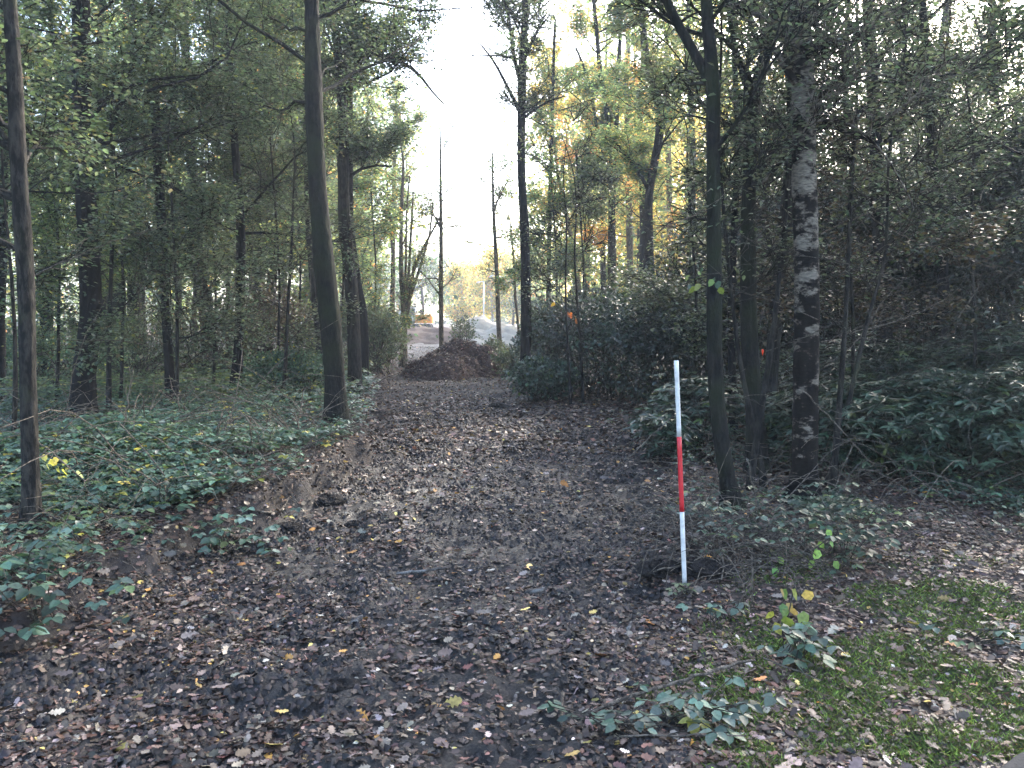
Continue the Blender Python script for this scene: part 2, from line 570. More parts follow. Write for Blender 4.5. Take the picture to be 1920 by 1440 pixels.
def meshz(x, y):                        # height of the ground mesh itself
    i = np.clip(np.searchsorted(xs, x) - 1, 0, len(xs) - 2); j = np.clip(np.searchsorted(ys, y) - 1, 0, len(ys) - 2)
    u = (x - xs[i]) / (xs[i + 1] - xs[i]); v = (y - ys[j]) / (ys[j + 1] - ys[j])
    z = (ZZ[j, i] * (1 - u) + ZZ[j, i + 1] * u) * (1 - v) + (ZZ[j + 1, i] * (1 - u) + ZZ[j + 1, i + 1] * u) * v
    m = mound_h(x, y) + gz(x, y, False)
    return np.where((np.abs(x + 1.4) < 3.5) & (np.abs(y - 25.5) < 3.5), np.maximum(z, m), z)


def litter_heap():
    n = 9000
    x = rng.uniform(-4, .8, n); y = rng.uniform(22.8, 26.6, n)
    k = mound_h(x, y) > .03; x, y = x[k], y[k]; n = len(x)
    a = Acc()
    leaves(a, QUAD, np.stack([x, y, meshz(x, y) + .03], -1), hdir(n) + rng.normal(0, .3, (n, 3)), np.array([0, 0, 1.]) + rng.normal(0, .6, (n, 3)), .04 + .07 * rng.random(n), pick([(4, (.13, .075, .055)), (3, (.06, .032, .025)), (2, (.22, .14, .11)), (2, (.03, .018, .014))], n, .35))
    return a


def litter(name, n, y0, y1, x0f, x1f, size, tpl, label, lift=.006, tilt=.35, pal=PAL_LIT, bias=1.0):
    u = rng.random(n)
    y = y0 * (y1 / y0) ** u if bias == 1 else y0 * (y1 / y0) ** (u ** .75)
    x = x0f(y) + rng.random(n) * (x1f(y) - x0f(y))
    l, r = edges(x, y)
    wet = fbm(x * 1.1, y * 1.1, 71, 4)
    dens = np.where((x > l) & (x < r), sstep(.42, .58, wet) * .66 + .34, .85)
    mo = masks(x, y)[1]
    drift = fbm(x * 1.3 + y * .4, y * 3.4, 75, 4)
    dens = np.where((x > l) & (x < r) & (y < 13), dens * (.3 + .9 * sstep(.38, .56, drift)), dens)
    dens = dens * (1 - .6 * mo)
    keep = rng.random(n) < dens
    x, y = x[keep], y[keep]; n = len(x)
    z = meshz(x, y)
    e = .03
    nx_ = -(meshz(x + e, y) - z) / e; ny_ = -(meshz(x, y + e) - z) / e
    nor = nrm(np.stack([nx_ * .8, ny_ * .8, np.ones(n)], -1)) + rng.normal(0, tilt, (n, 3))
    s = (size[0] + (size[1] - size[0]) * rng.beta(1.3, 2.6, n)) * (1 + .35 * sstep(4.5, 8, y) * (1 - sstep(14, 20, y)))
    pos = np.stack([x, y, z + lift + s * .05], -1)
    a = Acc()
    leaves(a, tpl, pos, hdir(n) + rng.normal(0, .15, (n, 3)), nor, s, pick(pal, n, .4))
    return a


a0 = litter('z', 2200, 2.3, 9, lambda y: -.75 * y - .6, lambda y: .75 * y + .6, (.06, .11), OAK, '', bias=2, tilt=.45, pal=[(4, (.17, .125, .10)), (2, (.26, .2, .16)), (2, (.10, .065, .05)), (.35, (.5, .34, .1)), (.2, (.45, .2, .06))])
a1 = litter('a', 75000, 2.3, 14, lambda y: -.75 * y - .6, lambda y: .75 * y + .6, (.026, .075), OAK, '', bias=2)
a2 = litter('b', 150000, 2.3, 14, lambda y: -.75 * y - .6, lambda y: .75 * y + .6, (.014, .05), FOLD, '', bias=2)
for k_, v_ in a2.F.items(): a1.F.setdefault(k_, []).extend([f + a1.n for f in v_])
a1.V += a2.V; a1.C += a2.C; a1.n += a2.n
for k_, v_ in a0.F.items(): a1.F.setdefault(k_, []).extend([f + a1.n for f in v_])
a1.V += a0.V; a1.C += a0.C; a1.n += a0.n
tag(a1.build('fallen_leaves', M_LITTER), 'brown oak leaves strewn over the near part of the mud', 'fallen leaves', kind='stuff')
a3 = litter('c', 170000, 10.5, 45, lambda y: np.interp(y, XL[0], XL[1]) - 6 + 0 * y, lambda y: np.interp(y, XR[0], XR[1]) + 4, (.035, .10), QUAD, '', bias=1, tilt=.5)
tag(a3.build('distant_fallen_leaves', M_LITTER), 'reddish brown leaves covering the far part of the ride and the heap', 'fallen leaves', kind='stuff')

# crumbs of churned soil on the mud and the torn banks
n = 75000
y = 2.4 * (16 / 2.4) ** (rng.random(n) ** .8); l_, r_ = np.interp(y, *XL), np.interp(y, *XR)
x = l_ - .55 + rng.random(n) * (r_ - l_ + .9)
k = (rng.random(n) < sstep(.36, .58, fbm(x * 1.9 + 7, y * 1.9, 73, 4)) * .8 + .05) & (masks(x, y)[1] < .3)
x, y = x[k], y[k]; n = len(x)
ac = Acc()
leaves(ac, (np.array([[0, 0, 0], [.5, -.42, .25], [1, 0, 0], [.5, .42, .2], [.45, 0, .62]]), [[[0, 1, 4], [1, 2, 4], [2, 3, 4], [3, 0, 4]]]), np.stack([x, y, meshz(x, y) - .002], -1), hdir(n) + rng.normal(0, .25, (n, 3)), np.array([0, 0, 1.]) + rng.normal(0, .35, (n, 3)),
       (.012 + .045 * rng.random(n) ** 2.2) * (1 + .4 * sstep(6, 12, y)), pick([(4, (.012, .0095, .009)), (3, (.022, .017, .015)), (1.5, (.038, .026, .02))], n, .3))
tag(ac.build('soil_crumbs', M_CRUMB), 'dark crumbs of churned soil over the mud and its torn edges', 'soil crumbs', kind='stuff')
tag(litter_heap().build('heap_leaves', M_LITTER), 'reddish leaves and debris strewn over the soil heap', 'fallen leaves', kind='stuff')

# moss
n = 230000
y = 2.3 + rng.random(n) ** 1.5 * 3.8; x = .2 + rng.random(n) * 4.2
mo = masks(x, y)[1]
k = rng.random(n) < mo
x, y = x[k], y[k]; n = len(x)
am = Acc()
leaves(am, (np.array([[0, -.14, 0], [0, .14, 0], [1, .02, 0]]), [[[0, 1, 2]]]), np.stack([x, y, meshz(x, y)], -1), hdir(n) * .9 + np.array([0, 0, .8]), rdir(n) + np.array([0, 0, .5]),
       .014 + rng.random(n) * .026, pick([(3, (.11, .155, .035)), (2, (.06, .082, .024)), (1.4, (.18, .25, .05)), (2.2, (.06, .048, .03)), (1, (.09, .08, .03))], n))
tag(am.build('moss', M_MOSS), 'bright green moss patches among leaves beside the road', 'moss', kind='stuff')


# ------------------------------------------------------------------ trees
def gap(x, y, z, f=1.0):                # open strip of sky over the ride
    w = .050 * y * f
    return np.abs(x + .052 * y) < w * (.35 + 1.0 * fbm(x * .9 + z * .6, y * .5 + z * .8, 77, 2) + .35 * rng.random(len(x)))


def frametop(y):
    return CAMZ + y * .385


def resample(pts, rad, step):
    pts = np.asarray(pts, float); rad = np.asarray(rad, float)
    d = np.r_[0, np.cumsum(np.linalg.norm(np.diff(pts, axis=0), axis=1))]
    n = max(3, int(d[-1] / step) + 1)
    t = np.linspace(0, d[-1], n)
    # smooth (monotone-ish) interpolation: linear then filtered
    Q = np.stack([np.interp(t, d, pts[:, i]) for i in range(3)], -1)
    r = np.interp(t, d, rad)
    for _ in range(max(1, int(.5 / step) if step > .08 else 30)):
        Q[1:-1] = (Q[:-2] + 2 * Q[1:-1] + Q[2:]) / 4
    return Q, r


def walk(S, D, Ln, p, sig, up):
    n = len(S)
    Q = np.empty((n, p, 3)); Q[:, 0] = S
    d = nrm(D)
    for i in range(1, p):
        d = nrm(d + rng.normal(0, sig, (n, 3)) + np.array([0, 0, up]))
        Q[:, i] = Q[:, i - 1] + d * (Ln / (p - 1))[:, None]
    return Q


def children(Q, m, lo, hi, spread, ratio, Ln, upb=0.0):
    n, p, _ = Q.shape
    t = lo + (hi - lo) * rng.random((n, m))
    f = t * (p - 1); i = np.minimum(f.astype(int), p - 2); f = f - i
    ar = np.arange(n)[:, None]
    S = Q[ar, i] * (1 - f[..., None]) + Q[ar, i + 1] * f[..., None]
    T = nrm(Q[ar, i + 1] - Q[ar, i])
    D = T + spread * rdir(n * m).reshape(n, m, 3) * np.array([1, 1, .6]) + np.array([0, 0, upb])
    L = Ln[:, None] * ratio * (.6 + .7 * rng.random((n, m))) * (1.15 - .5 * t)
    return S.reshape(-1, 3), D.reshape(-1, 3), L.reshape(-1)


PALS = {
    'green': [(4, (0.078, 0.106, 0.072)), (3, (0.054, 0.075, 0.053)), (2, (0.118, 0.147, 0.102)), (.35, (0.155, 0.159, 0.053)), (.6, (0.094, 0.082, 0.059))],
    'greengold': [(4, (0.108, 0.145, 0.075)), (3, (0.176, 0.204, 0.085)), (2, (0.076, 0.109, 0.056)), (1, (0.328, 0.276, 0.094)), (.4, (0.378, 0.189, 0.075))],
    'gold': [(4, (0.456, 0.360, 0.120)), (3, (0.237, 0.220, 0.072)), (2, (0.133, 0.150, 0.060)), (1.2, (0.399, 0.190, 0.060))],
    'orange': [(4, (0.427, 0.209, 0.065)), (3, (0.399, 0.297, 0.091)), (1, (0.190, 0.154, 0.065)), (1, (0.380, 0.110, 0.052))],
    'brown': [(4, (.07, .048, .035)), (3, (.04, .03, .024)), (2, (.10, .075, .045)), (2, (.05, .06, .03))],
    'grey': [(4, (0.108, 0.130, 0.085)), (3, (0.072, 0.091, 0.059)), (2, (0.157, 0.171, 0.109)), (1, (0.100, 0.090, 0.058))],
    'holly': [(4, (.018, .028, .018)), (3, (.028, .040, .024)), (1, (.045, .055, .034)), (.5, (.07, .05, .035))],
    'rhodo': [(4, (0.029, 0.051, 0.032)), (3, (0.044, 0.073, 0.046)), (1.5, (0.094, 0.132, 0.083)), (.4, (0.110, 0.143, 0.044))],
    'bramble': [(4, (0.063, 0.109, 0.075)), (3, (0.098, 0.155, 0.109)), (2, (0.039, 0.067, 0.044)), (.5, (0.103, 0.138, 0.052)), (.25, (0.345, 0.310, 0.069))],
    'hazel': [(3, (0.078, 0.117, 0.052)), (2, (0.130, 0.169, 0.065)), (1, (0.052, 0.078, 0.039)), (.4, (0.260, 0.234, 0.078))],
}


def foliage(a, tw, Ln, per, size, pal, tpl, gapf=1.0, flat=.55, spreadr=.10, pads=0.25):
    """leaves along twigs tw (n,p,3)"""
    n, p, _ = tw.shape
    t = rng.random((n, per)) ** .8
    f = t * (p - 1); i = np.minimum(f.astype(int), p - 2); f = f - i
    ar = np.arange(n)[:, None]
    S = (tw[ar, i] * (1 - f[..., None]) + tw[ar, i + 1] * f[..., None]).reshape(-1, 3)
    T = nrm(tw[ar, i + 1] - tw[ar, i]).reshape(-1, 3)
    m = len(S)
    S = S + rng.normal(0, spreadr, (m, 3)) * np.array([1, 1, .7])
    y = S[:, 1]
    k = (S[:, 1] > 2.2) & (np.hypot(S[:, 0], S[:, 1]) > 3.4) & (S[:, 2] > gz(S[:, 0], S[:, 1], False) + .1)
    k &= ~((y > 3) & (y < 60) & gap(S[:, 0], S[:, 1], S[:, 2], gapf))
    big = np.ones(m)
    over = S[:, 2] > frametop(y) + 1.5
    k &= ~(over & (rng.random(m) > .6)); big[over] = 1.9
    S, T, big = S[k], T[k], big[k]; m = len(S)
    if not m: return
    X = T * .6 + hdir(m) * .9 + np.array([0, 0, -.15])
    Nn = rdir(m) * flat + np.array([0, 0, 1.0])
    s = size * (.65 + .6 * rng.random(m)) * big
    leaves(a, tpl, S, X, Nn, s, pick(pal, m, .3))


def branches(start_pts, zlo, n1, L1, r1, sig=.16, up=.05, el=(5, 50), side=None, gapped=True):
    """first-order branches from a trunk polyline (Q, r)"""
    Q, r = start_pts
    k = np.where(Q[:, 2] > zlo)[0]
    if len(k) < 2: return None
    kk = k[:-1]; wt = np.where(Q[kk, 2] < frametop(Q[kk, 1]) + .6, 1.0, .22); i = rng.choice(kk, n1, p=wt / wt.sum())
    S = Q[i]
    rel = (S[:, 2] - zlo) / max(Q[-1, 2] - zlo, .1)
    h = hdir(n1)
    if side is not None:
        h = nrm(h + np.array(side))
    e = np.radians(el[0] + (el[1] - el[0]) * (rng.random(n1) * .6 + rel * .4))
    D = h * np.cos(e)[:, None] + np.array([0, 0, 1.0]) * np.sin(e)[:, None]
    Ln = L1 * (1 - .35 * rel) * (.45 + .6 * rng.random(n1))
    B = walk(S, D, Ln, 7, sig, up)
    q = B[:, 4]
    k = ~((q[:, 1] < 60) & (np.abs(q[:, 0] + .052 * q[:, 1]) < .045 * q[:, 1])) if gapped else np.ones(n1, bool)
    return B[k], Ln[k], np.minimum(r[i] * .4, r1)[k]


def tree(name, label, trace, Y, H, pal='green', crown_from=2.5, n1=14, L1=3.0, bark=M_BARK, cat='tree', group=None,
         leaf=.06, per=9, m2=5, m3=5, tpl=FOLD, limbs=(), wscale=.93, gapf=1.0, sides=12, bare=0, dens=1.0, side=None, flare=1.25, topr=.35, spreadr=.12, el=(5, 50)):
    """trace: (px, py, width px) from top to bottom of what the photo shows of the trunk"""
    ppm = F / Y
    pts = [P(x, y, Y) for x, y, w in trace]; rad = [w / ppm / 2 * wscale for x, y, w in trace]
    pts = pts[::-1]; rad = rad[::-1]
    b = pts[0].copy(); gb = float(gz(b[0], b[1], False))
    if b[2] > gb + .25:                 # foot hidden by plants in the photo: carry on down
        b2 = b.copy(); b2[2] = gb + .02; b2[0] += (b[0] - pts[1][0]) * .3
        pts.insert(0, b2); rad.insert(0, rad[0] * 1.08)
    pts[0][2] = gb
    foot = pts[0].copy(); foot[2] = gb - .15
    pts.insert(0, foot); rad.insert(0, rad[0] * flare * 1.1); rad[1] *= flare
    top = pts[-1]
    if top[2] < H:
        d = pts[-1] - pts[-2]; d = d / np.linalg.norm(d); d = d * .5 + np.array([rng.normal(0, .05), rng.normal(0, .05), .8]); d /= d[2]
        rtop = rad[-1]
        for f in (.33, .66, 1.0):
            q = top + d * (H - top[2]) * f + np.array([rng.normal(0, .12), rng.normal(0, .12), 0]) * f
            pts.append(q); rad.append(rtop * (1 - (1 - topr) * f))
    pts = np.array(pts)
    base = (float(pts[1][0]), float(pts[1][1]), gb)
    step = .05 if Y < 14 else .3
    Q, r = resample(pts, rad, step)
    Q[:, 1] += (fbm(Q[:, 2] * .5, Q[:, 2] * 0 + Y, 5, 2) - .5) * .15
    r = r * (1 + (rng.random(len(r)) - .5) * .08)
    root = empty(name, base)
    tag(root, label, cat, group)
    a = Acc()
    if Y < 14:
        sides = 40
        ang = np.arange(sides) / sides * 2 * np.pi
        A_, Z_ = np.meshgrid(ang, Q[:, 2])
        sd_ = int(abs(base[0]) * 97) + 500
        big_ = 3.2 if bark is not M_BIRCH else 1.6
        rel_ = 1 + (.16 if bark is not M_BIRCH else .08) * (.28 - np.abs(fbm(A_ * big_ + Z_ * .6, Z_ * 3.0, sd_, 4) - .5) * 2) + .14 * (fbm(A_ * .9, Z_ * 1.1, sd_ + 9, 2) - .5)
        rel_ += .35 * np.clip(1 - (Z_ - gb) / .35, 0, 1) ** 2 * np.abs(np.sin(A_ * 2.5 + base[0]))
        Vt, Ft = tubes(Q[None], r[None], sides, 0)
        ce = np.repeat(Q, sides, 0)
        a.add(ce + (Vt - ce) * rel_.reshape(-1, 1), Ft)
    else:
        a.add(*tubes(Q[None], r[None], sides, .10))
    for lb in limbs:                    # traced limbs, part of the trunk
        lp = [P(x, y, Y + dy) for x, y, w, dy in lb]; lr = [w / ppm / 2 for x, y, w, dy in lb]
        lq, lrr = resample(lp, lr, step)
        a.add(*tubes(lq[None], lrr[None], 8, .1))
    twA = a; lfA = Acc()
    sets = []
    br = branches((Q, r), crown_from, n1, L1, .03, side=side, el=el, gapped=gapf > .35) if n1 else None
    if br: sets.append(br)
    for lb in limbs:
        lp = [P(x, y, Y + dy) for x, y, w, dy in lb]; lr = [w / ppm / 2 for x, y, w, dy in lb]
        lq, lrr = resample(lp, lr, step)
        bb = branches((lq, lrr), -9, 5, L1 * .45, .012, gapped=gapf > .35)
        if bb: sets.append(bb)
    for B, Ln, rb in sets:
        tp = np.linspace(1, .25, B.shape[1])
        twA.add(*tubes(B, rb[:, None] * tp[None], 5, .1, False))
        S, D, L2 = children(B, m2, .2, 1, .8, .5, Ln, .1)
        C2 = walk(S, D, L2, 5, .2, .02)
        k = ~gap(C2[:, 2, 0], C2[:, 2, 1], C2[:, 2, 2], .8 * gapf) | (C2[:, 2, 1] > 60)
        C2 = C2[k]; L2 = L2[k]
        r2 = np.full(len(C2), .009 if Y < 16 else .013)
        twA.add(*tubes(C2, r2[:, None] * np.linspace(1, .4, 5)[None], 3, 0, False))
        S, D, L3 = children(C2, m3 + 3, .15, 1, .9, .5, L2, 0)
        C3 = walk(S, D, np.maximum(L3, .25), 4, .25, -.02)
        k = C3[:, 0, 2] < frametop(C3[:, 0, 1]) + 1
        if k.sum(): twA.add(*tubes(C3[k], np.full((k.sum(), 4), .0035 if Y < 16 else .006), 3, 0, False))
        if per: foliage(lfA, C3, L3, int(per * 2.5 * dens), leaf, PALS[pal], tpl, gapf, spreadr=spreadr)
    a.build('trunk', bark, root, True, base)
    lfA.build('crown', M_LIT if pal in ('greengold', 'gold', 'orange') else M_LEAF, root, False, base)
    return root


# --- left side, traced one by one
tree('young_beech', 'slim grey brown trunk nearest on the left, rising from bramble at the left edge', [(22, -10, 24), (30, 120, 26), (36, 300, 30), (42, 480, 32), (50, 700, 30), (57, 900, 32), (58, 1005, 36)], 5.9, 9, 'green', 1.9, 15, 2.1, M_BARK, leaf=.055, per=9, side=(-1.3, .4, 0))
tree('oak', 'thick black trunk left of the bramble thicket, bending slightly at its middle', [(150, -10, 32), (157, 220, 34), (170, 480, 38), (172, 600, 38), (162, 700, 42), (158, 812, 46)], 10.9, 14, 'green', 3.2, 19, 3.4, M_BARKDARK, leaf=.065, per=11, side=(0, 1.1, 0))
tree('oak', 'thick mossy trunk leaning left beside the bramble at the path edge', [(583, -10, 26), (588, 150, 32), (598, 380, 36), (608, 500, 42), (622, 620, 42), (630, 720, 41), (631, 822, 46)], 10.6, 14, 'green', 4.0, 19, 3.2, M_BARKMOSS, leaf=.06, per=11, side=(-.4, .9, 0))
tree('oak', 'straight grey trunk just behind the thick mossy one by the path', [(622, -10, 14), (632, 70, 16), (645, 250, 20), (645, 400, 24), (658, 540, 27), (664, 640, 26), (667, 742, 26)], 16, 14, 'green', 4.5, 15, 3.2, M_BARK, leaf=.07, gapf=.6,
     limbs=[[(645, 130, 12, 0), (655, 80, 9, 0), (665, 30, 8, 0), (672, -20, 6, 0)], [(640, 82, 10, 0), (690, 96, 10, -.2), (745, 112, 8, -.3), (790, 135, 6, -.4), (800, 165, 4, -.5), (832, 195, 3, -.5)],
            [(652, 165, 10, 0), (662, 140, 8, 0), (672, 90, 6, .2)], [(656, 330, 7, 0), (690, 305, 5, .3), (735, 312, 4, .4)]])
tree('oak', 'crooked dark trunk close behind the grey one on the left of the path', [(655, -10, 12), (655, 240, 14), (655, 420, 16), (668, 520, 17), (682, 590, 17), (684, 660, 18), (682, 722, 18)], 18.5, 14, 'greengold', 4.8, 12, 3.0, M_BARKDARK, leaf=.075)
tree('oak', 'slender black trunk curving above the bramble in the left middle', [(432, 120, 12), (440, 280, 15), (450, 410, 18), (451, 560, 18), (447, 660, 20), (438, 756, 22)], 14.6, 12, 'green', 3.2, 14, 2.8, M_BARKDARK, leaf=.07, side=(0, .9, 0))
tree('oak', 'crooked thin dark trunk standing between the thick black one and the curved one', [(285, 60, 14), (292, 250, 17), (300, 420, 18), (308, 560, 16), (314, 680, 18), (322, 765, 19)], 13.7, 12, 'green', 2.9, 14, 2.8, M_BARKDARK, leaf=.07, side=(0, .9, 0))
tree('oak', 'faint broad brown trunk behind the undergrowth left of the curved black one', [(350, 150, 18), (362, 360, 22), (370, 500, 25), (388, 610, 27), (398, 684, 30)], 24, 15, 'green', 4.5, 14, 3.6, M_BARK, leaf=.085)
tree('oak', 'pale thin trunk just right of the slender curved black one', [(468, 220, 10), (472, 420, 13), (474, 560, 13), (480, 665, 15)], 29, 15, 'greengold', 4.5, 14, 3.6, M_BARK, leaf=.09)
tree('young_oak', 'thin wavy trunk immediately left of the thick mossy one', [(572, 260, 9), (578, 430, 11), (586, 540, 12), (597, 630, 12), (604, 726, 14)], 18.5, 11, 'green', 3.2, 12, 2.6, M_BARK, leaf=.075)
tree('oak', 'broad hazy trunk far behind the thick black one on its right', [(240, 120, 18), (246, 300, 22), (250, 480, 25), (252, 660, 28)], 27, 15, 'green', 4.5, 14, 3.8, M_BARK, leaf=.09)
tree('young_oak', 'small crooked trunk between the nearest slim trunk and the thick black one', [(84, 440, 7), (75, 560, 10), (80, 640, 11), (84, 712, 13)], 18, 9, 'greengold', 2.2, 12, 2.4, M_BARKDARK, leaf=.075)
tree('oak', 'trunk cut by the left edge of the picture', [(8, 60, 13), (6, 300, 15), (0, 600, 16), (-4, 760, 18)], 14, 12, 'green', 2.2, 14, 2.8, M_BARKDARK, leaf=.07)
tree('oak', 'grey trunk far off between the two slim ones at the left edge', [(98, 220, 12), (96, 420, 14), (92, 560, 16), (90, 665, 17)], 26, 14, 'greengold', 3.5, 12, 3.6, M_BARK, leaf=.09)

# --- by the ride and in the centre
tree('multi_stemmed_willow', 'many stemmed tree fanning out beside the left rim of the soil heap', [(757, 300, 5), (752, 400, 7), (752, 500, 9), (757, 575, 12), (758, 640, 13), (756, 690, 15)], 30, 8.6, 'greengold', 4.2, 10, 2.0, M_BARKLIT, leaf=.08, per=3, m3=2, dens=.6, gapf=.75,
     limbs=[[(757, 620, 9, 0), (768, 560, 9, 0), (776, 500, 7, 0), (796, 460, 5, 0), (826, 405, 3, 0)], [(760, 600, 8, 0), (766, 520, 6, 0), (770, 450, 5, .2), (775, 360, 3, .3)],
            [(768, 560, 7, 0), (788, 500, 5, -.2), (806, 440, 4, -.3), (812, 380, 3, -.3)], [(757, 590, 7, 0), (761, 500, 5, .3), (762, 400, 4, .4), (768, 330, 3, .4)]])
tree('birch_sapling', 'slender straight brown stem rising right behind the soil heap against the sky', [(825, 235, 3), (826, 330, 5), (827, 450, 8), (827, 560, 9), (828, 672, 10)], 29, 8.2, 'greengold', 2.2, 18, 1.7, M_BARKLIT, leaf=.07, per=3, m3=2, gapf=0.0, flare=1.1)
tree('birch_sapling', 'thin dark wavy stem right of the soil heap, forked at its top', [(923, 285, 3), (925, 390, 6), (931, 500, 8), (934, 590, 9), (938, 668, 10)], 29, 7.6, 'greengold', 3.4, 12, 1.5, M_BARKLIT, leaf=.07, per=3, m3=2, gapf=0.0, flare=1.1,
     limbs=[[(925, 395, 4, 0), (940, 360, 3, 0), (955, 335, 2, 0)]])
tree('birch_sapling', 'very thin crooked stem close to the left of the tall central trunk', [(958, 430, 3), (963, 480, 4), (966, 560, 5), (973, 620, 5), (974, 672, 6)], 31, 6.5, 'gold', 3.4, 8, 1.4, M_BARKLIT, leaf=.07, per=3, m3=3, gapf=0.0, flare=1.1)
tree('tall_oak', 'tall straight dark trunk at the right edge of the ride, forking against the sky', [(987, -10, 12), (983, 60, 14), (979, 135, 17), (977, 250, 16), (978, 340, 16), (984, 430, 18), (986, 560, 20), (986, 660, 21), (985, 742, 24)], 19.5, 13, 'grey', 6.6, 14, 2.4, M_BARKDARK, leaf=.075, per=3, m3=2, gapf=.3, el=(10, 55),
     limbs=[[(977, 212, 8, 0), (955, 170, 6, 0), (930, 120, 5, .2), (905, 85, 3, .3), (892, 75, 2, .3)], [(974, 145, 9, 0), (962, 105, 7, 0), (957, 50, 6, 0), (945, -15, 5, 0)],
            [(965, 70, 5, 0), (945, 40, 4, .2), (925, 5, 3, .3)], [(984, 220, 6, 0), (1000, 208, 5, 0), (1022, 188, 4, -.2), (1060, 180, 2, -.3)], [(984, 110, 6, 0), (1000, 70, 4, 0), (1020, 30, 3, 0)]])

# --- right side
tree('oak', 'pair of thin joined stems lit gold behind the dark shrubs right of centre', [(1112, -10, 7), (1125, 130, 9), (1141, 230, 11), (1147, 330, 13), (1147, 450, 15), (1147, 560, 16)], 27, 14, 'greengold', 5.2, 16, 3.4, M_BARK, leaf=.085, per=12,
     limbs=[[(1149, 350, 10, 0), (1155, 250, 9, 0), (1160, 120, 8, 0), (1166, 20, 6, 0)], [(1145, 330, 7, 0), (1120, 250, 6, .2), (1105, 150, 5, .4), (1080, 90, 4, .5)]])
tree('oak', 'sharply kinked dark trunk standing in the dark shrubs right of the joined stems', [(1206, 60, 13), (1216, 140, 16), (1240, 205, 19), (1236, 260, 17), (1222, 330, 16), (1215, 370, 17), (1216, 480, 20), (1219, 570, 22)], 22, 12, 'greengold', 5.5, 14, 3.0, M_BARKDARK, leaf=.08, per=9,
     limbs=[[(1214, 352, 7, 0), (1196, 318, 6, 0), (1172, 288, 5, .2), (1140, 250, 4, .3)], [(1240, 225, 8, 0), (1262, 190, 6, 0), (1285, 150, 4, -.2)]])
tree('oak', 'straight grey trunk seen between the kinked trunk and the forked one', [(1290, 60, 11), (1296, 200, 13), (1300, 300, 14), (1296, 420, 15), (1293, 560, 16)], 25, 14, 'greengold', 4.5, 14, 3.2, M_BARK, leaf=.085, per=7)
tree('forked_oak', 'slim mossy trunk right of the striped pole, forking high up to the left', [(1322, -10, 22), (1330, 80, 24), (1338, 160, 26), (1338, 300, 26), (1340, 480, 29), (1340, 640, 30), (1346, 780, 31), (1362, 900, 33), (1376, 990, 38)], 6.7, 9, 'grey', 3.0, 9, 1.7, M_BARKMOSS, dens=.35, leaf=.055, per=4, m3=4,
     limbs=[[(1336, 165, 20, 0), (1318, 120, 18, 0), (1285, 75, 17, .1), (1262, 30, 16, .1), (1240, -20, 15, .1)], [(1350, 420, 4, 0), (1400, 330, 3, .2), (1450, 240, 2.5, .3)]])
tree('oak', 'dark trunk left of the birch, curving right near its top', [(1462, -10, 19), (1447, 60, 21), (1425, 140, 24), (1408, 210, 25), (1405, 350, 26), (1404, 480, 30), (1405, 620, 33), (1412, 740, 34), (1422, 880, 36)], 8.4, 11, 'green', 3.4, 12, 2.2, M_BARKMOSS, dens=.35, leaf=.06, per=5,
     limbs=[[(1407, 355, 9, 0), (1425, 318, 8, 0), (1450, 290, 7, 0), (1480, 262, 6, 0)], [(1412, 205, 12, 0), (1395, 150, 10, .1), (1372, 70, 9, .2), (1362, -10, 8, .2)]])
tree('young_oak', 'thin dark stem between the forked trunk and the curved dark one', [(1378, 120, 10), (1384, 260, 12), (1378, 400, 13), (1372, 520, 14), (1370, 640, 15), (1374, 760, 16)], 11.5, 10, 'grey', 3.4, 10, 2.2, M_BARKDARK, dens=.35, leaf=.065, per=5)
tree('silver_birch', 'black and white patched birch trunk, the widest on the right', [(1494, -12, 40), (1502, 100, 42), (1507, 220, 45), (1510, 340, 47), (1515, 480, 48), (1515, 620, 49), (1512, 760, 50), (1508, 880, 52), (1503, 985, 60)], 7.0, 10, 'grey', 3.2, 12, 2.6, M_BIRCH, dens=.35, leaf=.055, per=4, sides=20, flare=1.15,
     limbs=[[(1516, 225, 9, 0), (1570, 135, 8, .3), (1640, 128, 6, .5), (1720, 170, 5, .7), (1790, 260, 3, .9)], [(1518, 235, 7, .1), (1600, 142, 6, .4), (1690, 160, 5, .6)], [(1495, 160, 14, -.05), (1475, 130, 12, -.1), (1455, 100, 11, -.1), (1442, 78, 8, -.1)],
            [(1500, 265, 10, 0), (1462, 300, 9, .1), (1430, 345, 7, .2)], [(1522, 228, 7, 0), (1560, 212, 6, 0), (1600, 230, 5, 0), (1660, 285, 4, .2), (1710, 380, 3, .3)]])
tree('oak', 'rough ivied trunk half hidden directly behind the left of the birch', [(1484, 200, 20), (1480, 330, 24), (1470, 450, 25), (1456, 600, 25), (1448, 720, 26), (1440, 880, 28)], 9.3, 11, 'green', 3.6, 10, 2.4, M_BARK, dens=.35, leaf=.06, per=5)
tree('oak', 'dark upright trunk right of the birch among the evergreen leaves', [(1628, -10, 19), (1636, 100, 22), (1642, 250, 23), (1647, 380, 26), (1657, 500, 29), (1660, 640, 30), (1664, 740, 32)], 13, 12, 'grey', 3.2, 14, 2.8, M_BARKDARK, leaf=.065, per=6)
tree('oak', 'slim bare trunk standing in the glossy shrubs at the right', [(1732, -10, 13), (1742, 150, 16), (1750, 330, 18), (1766, 470, 19), (1768, 560, 20), (1758, 680, 21), (1757, 800, 24)], 11.7, 12, 'green', 3.0, 14, 2.6, M_BARKDARK, leaf=.062, per=6)
tree('young_oak', 'thin dark trunk far back between the upright one and the slim bare one', [(1690, 240, 10), (1698, 400, 12), (1703, 500, 13), (1700, 640, 14)], 17, 12, 'holly', 3.2, 14, 2.8, M_BARKDARK, leaf=.07, per=9)
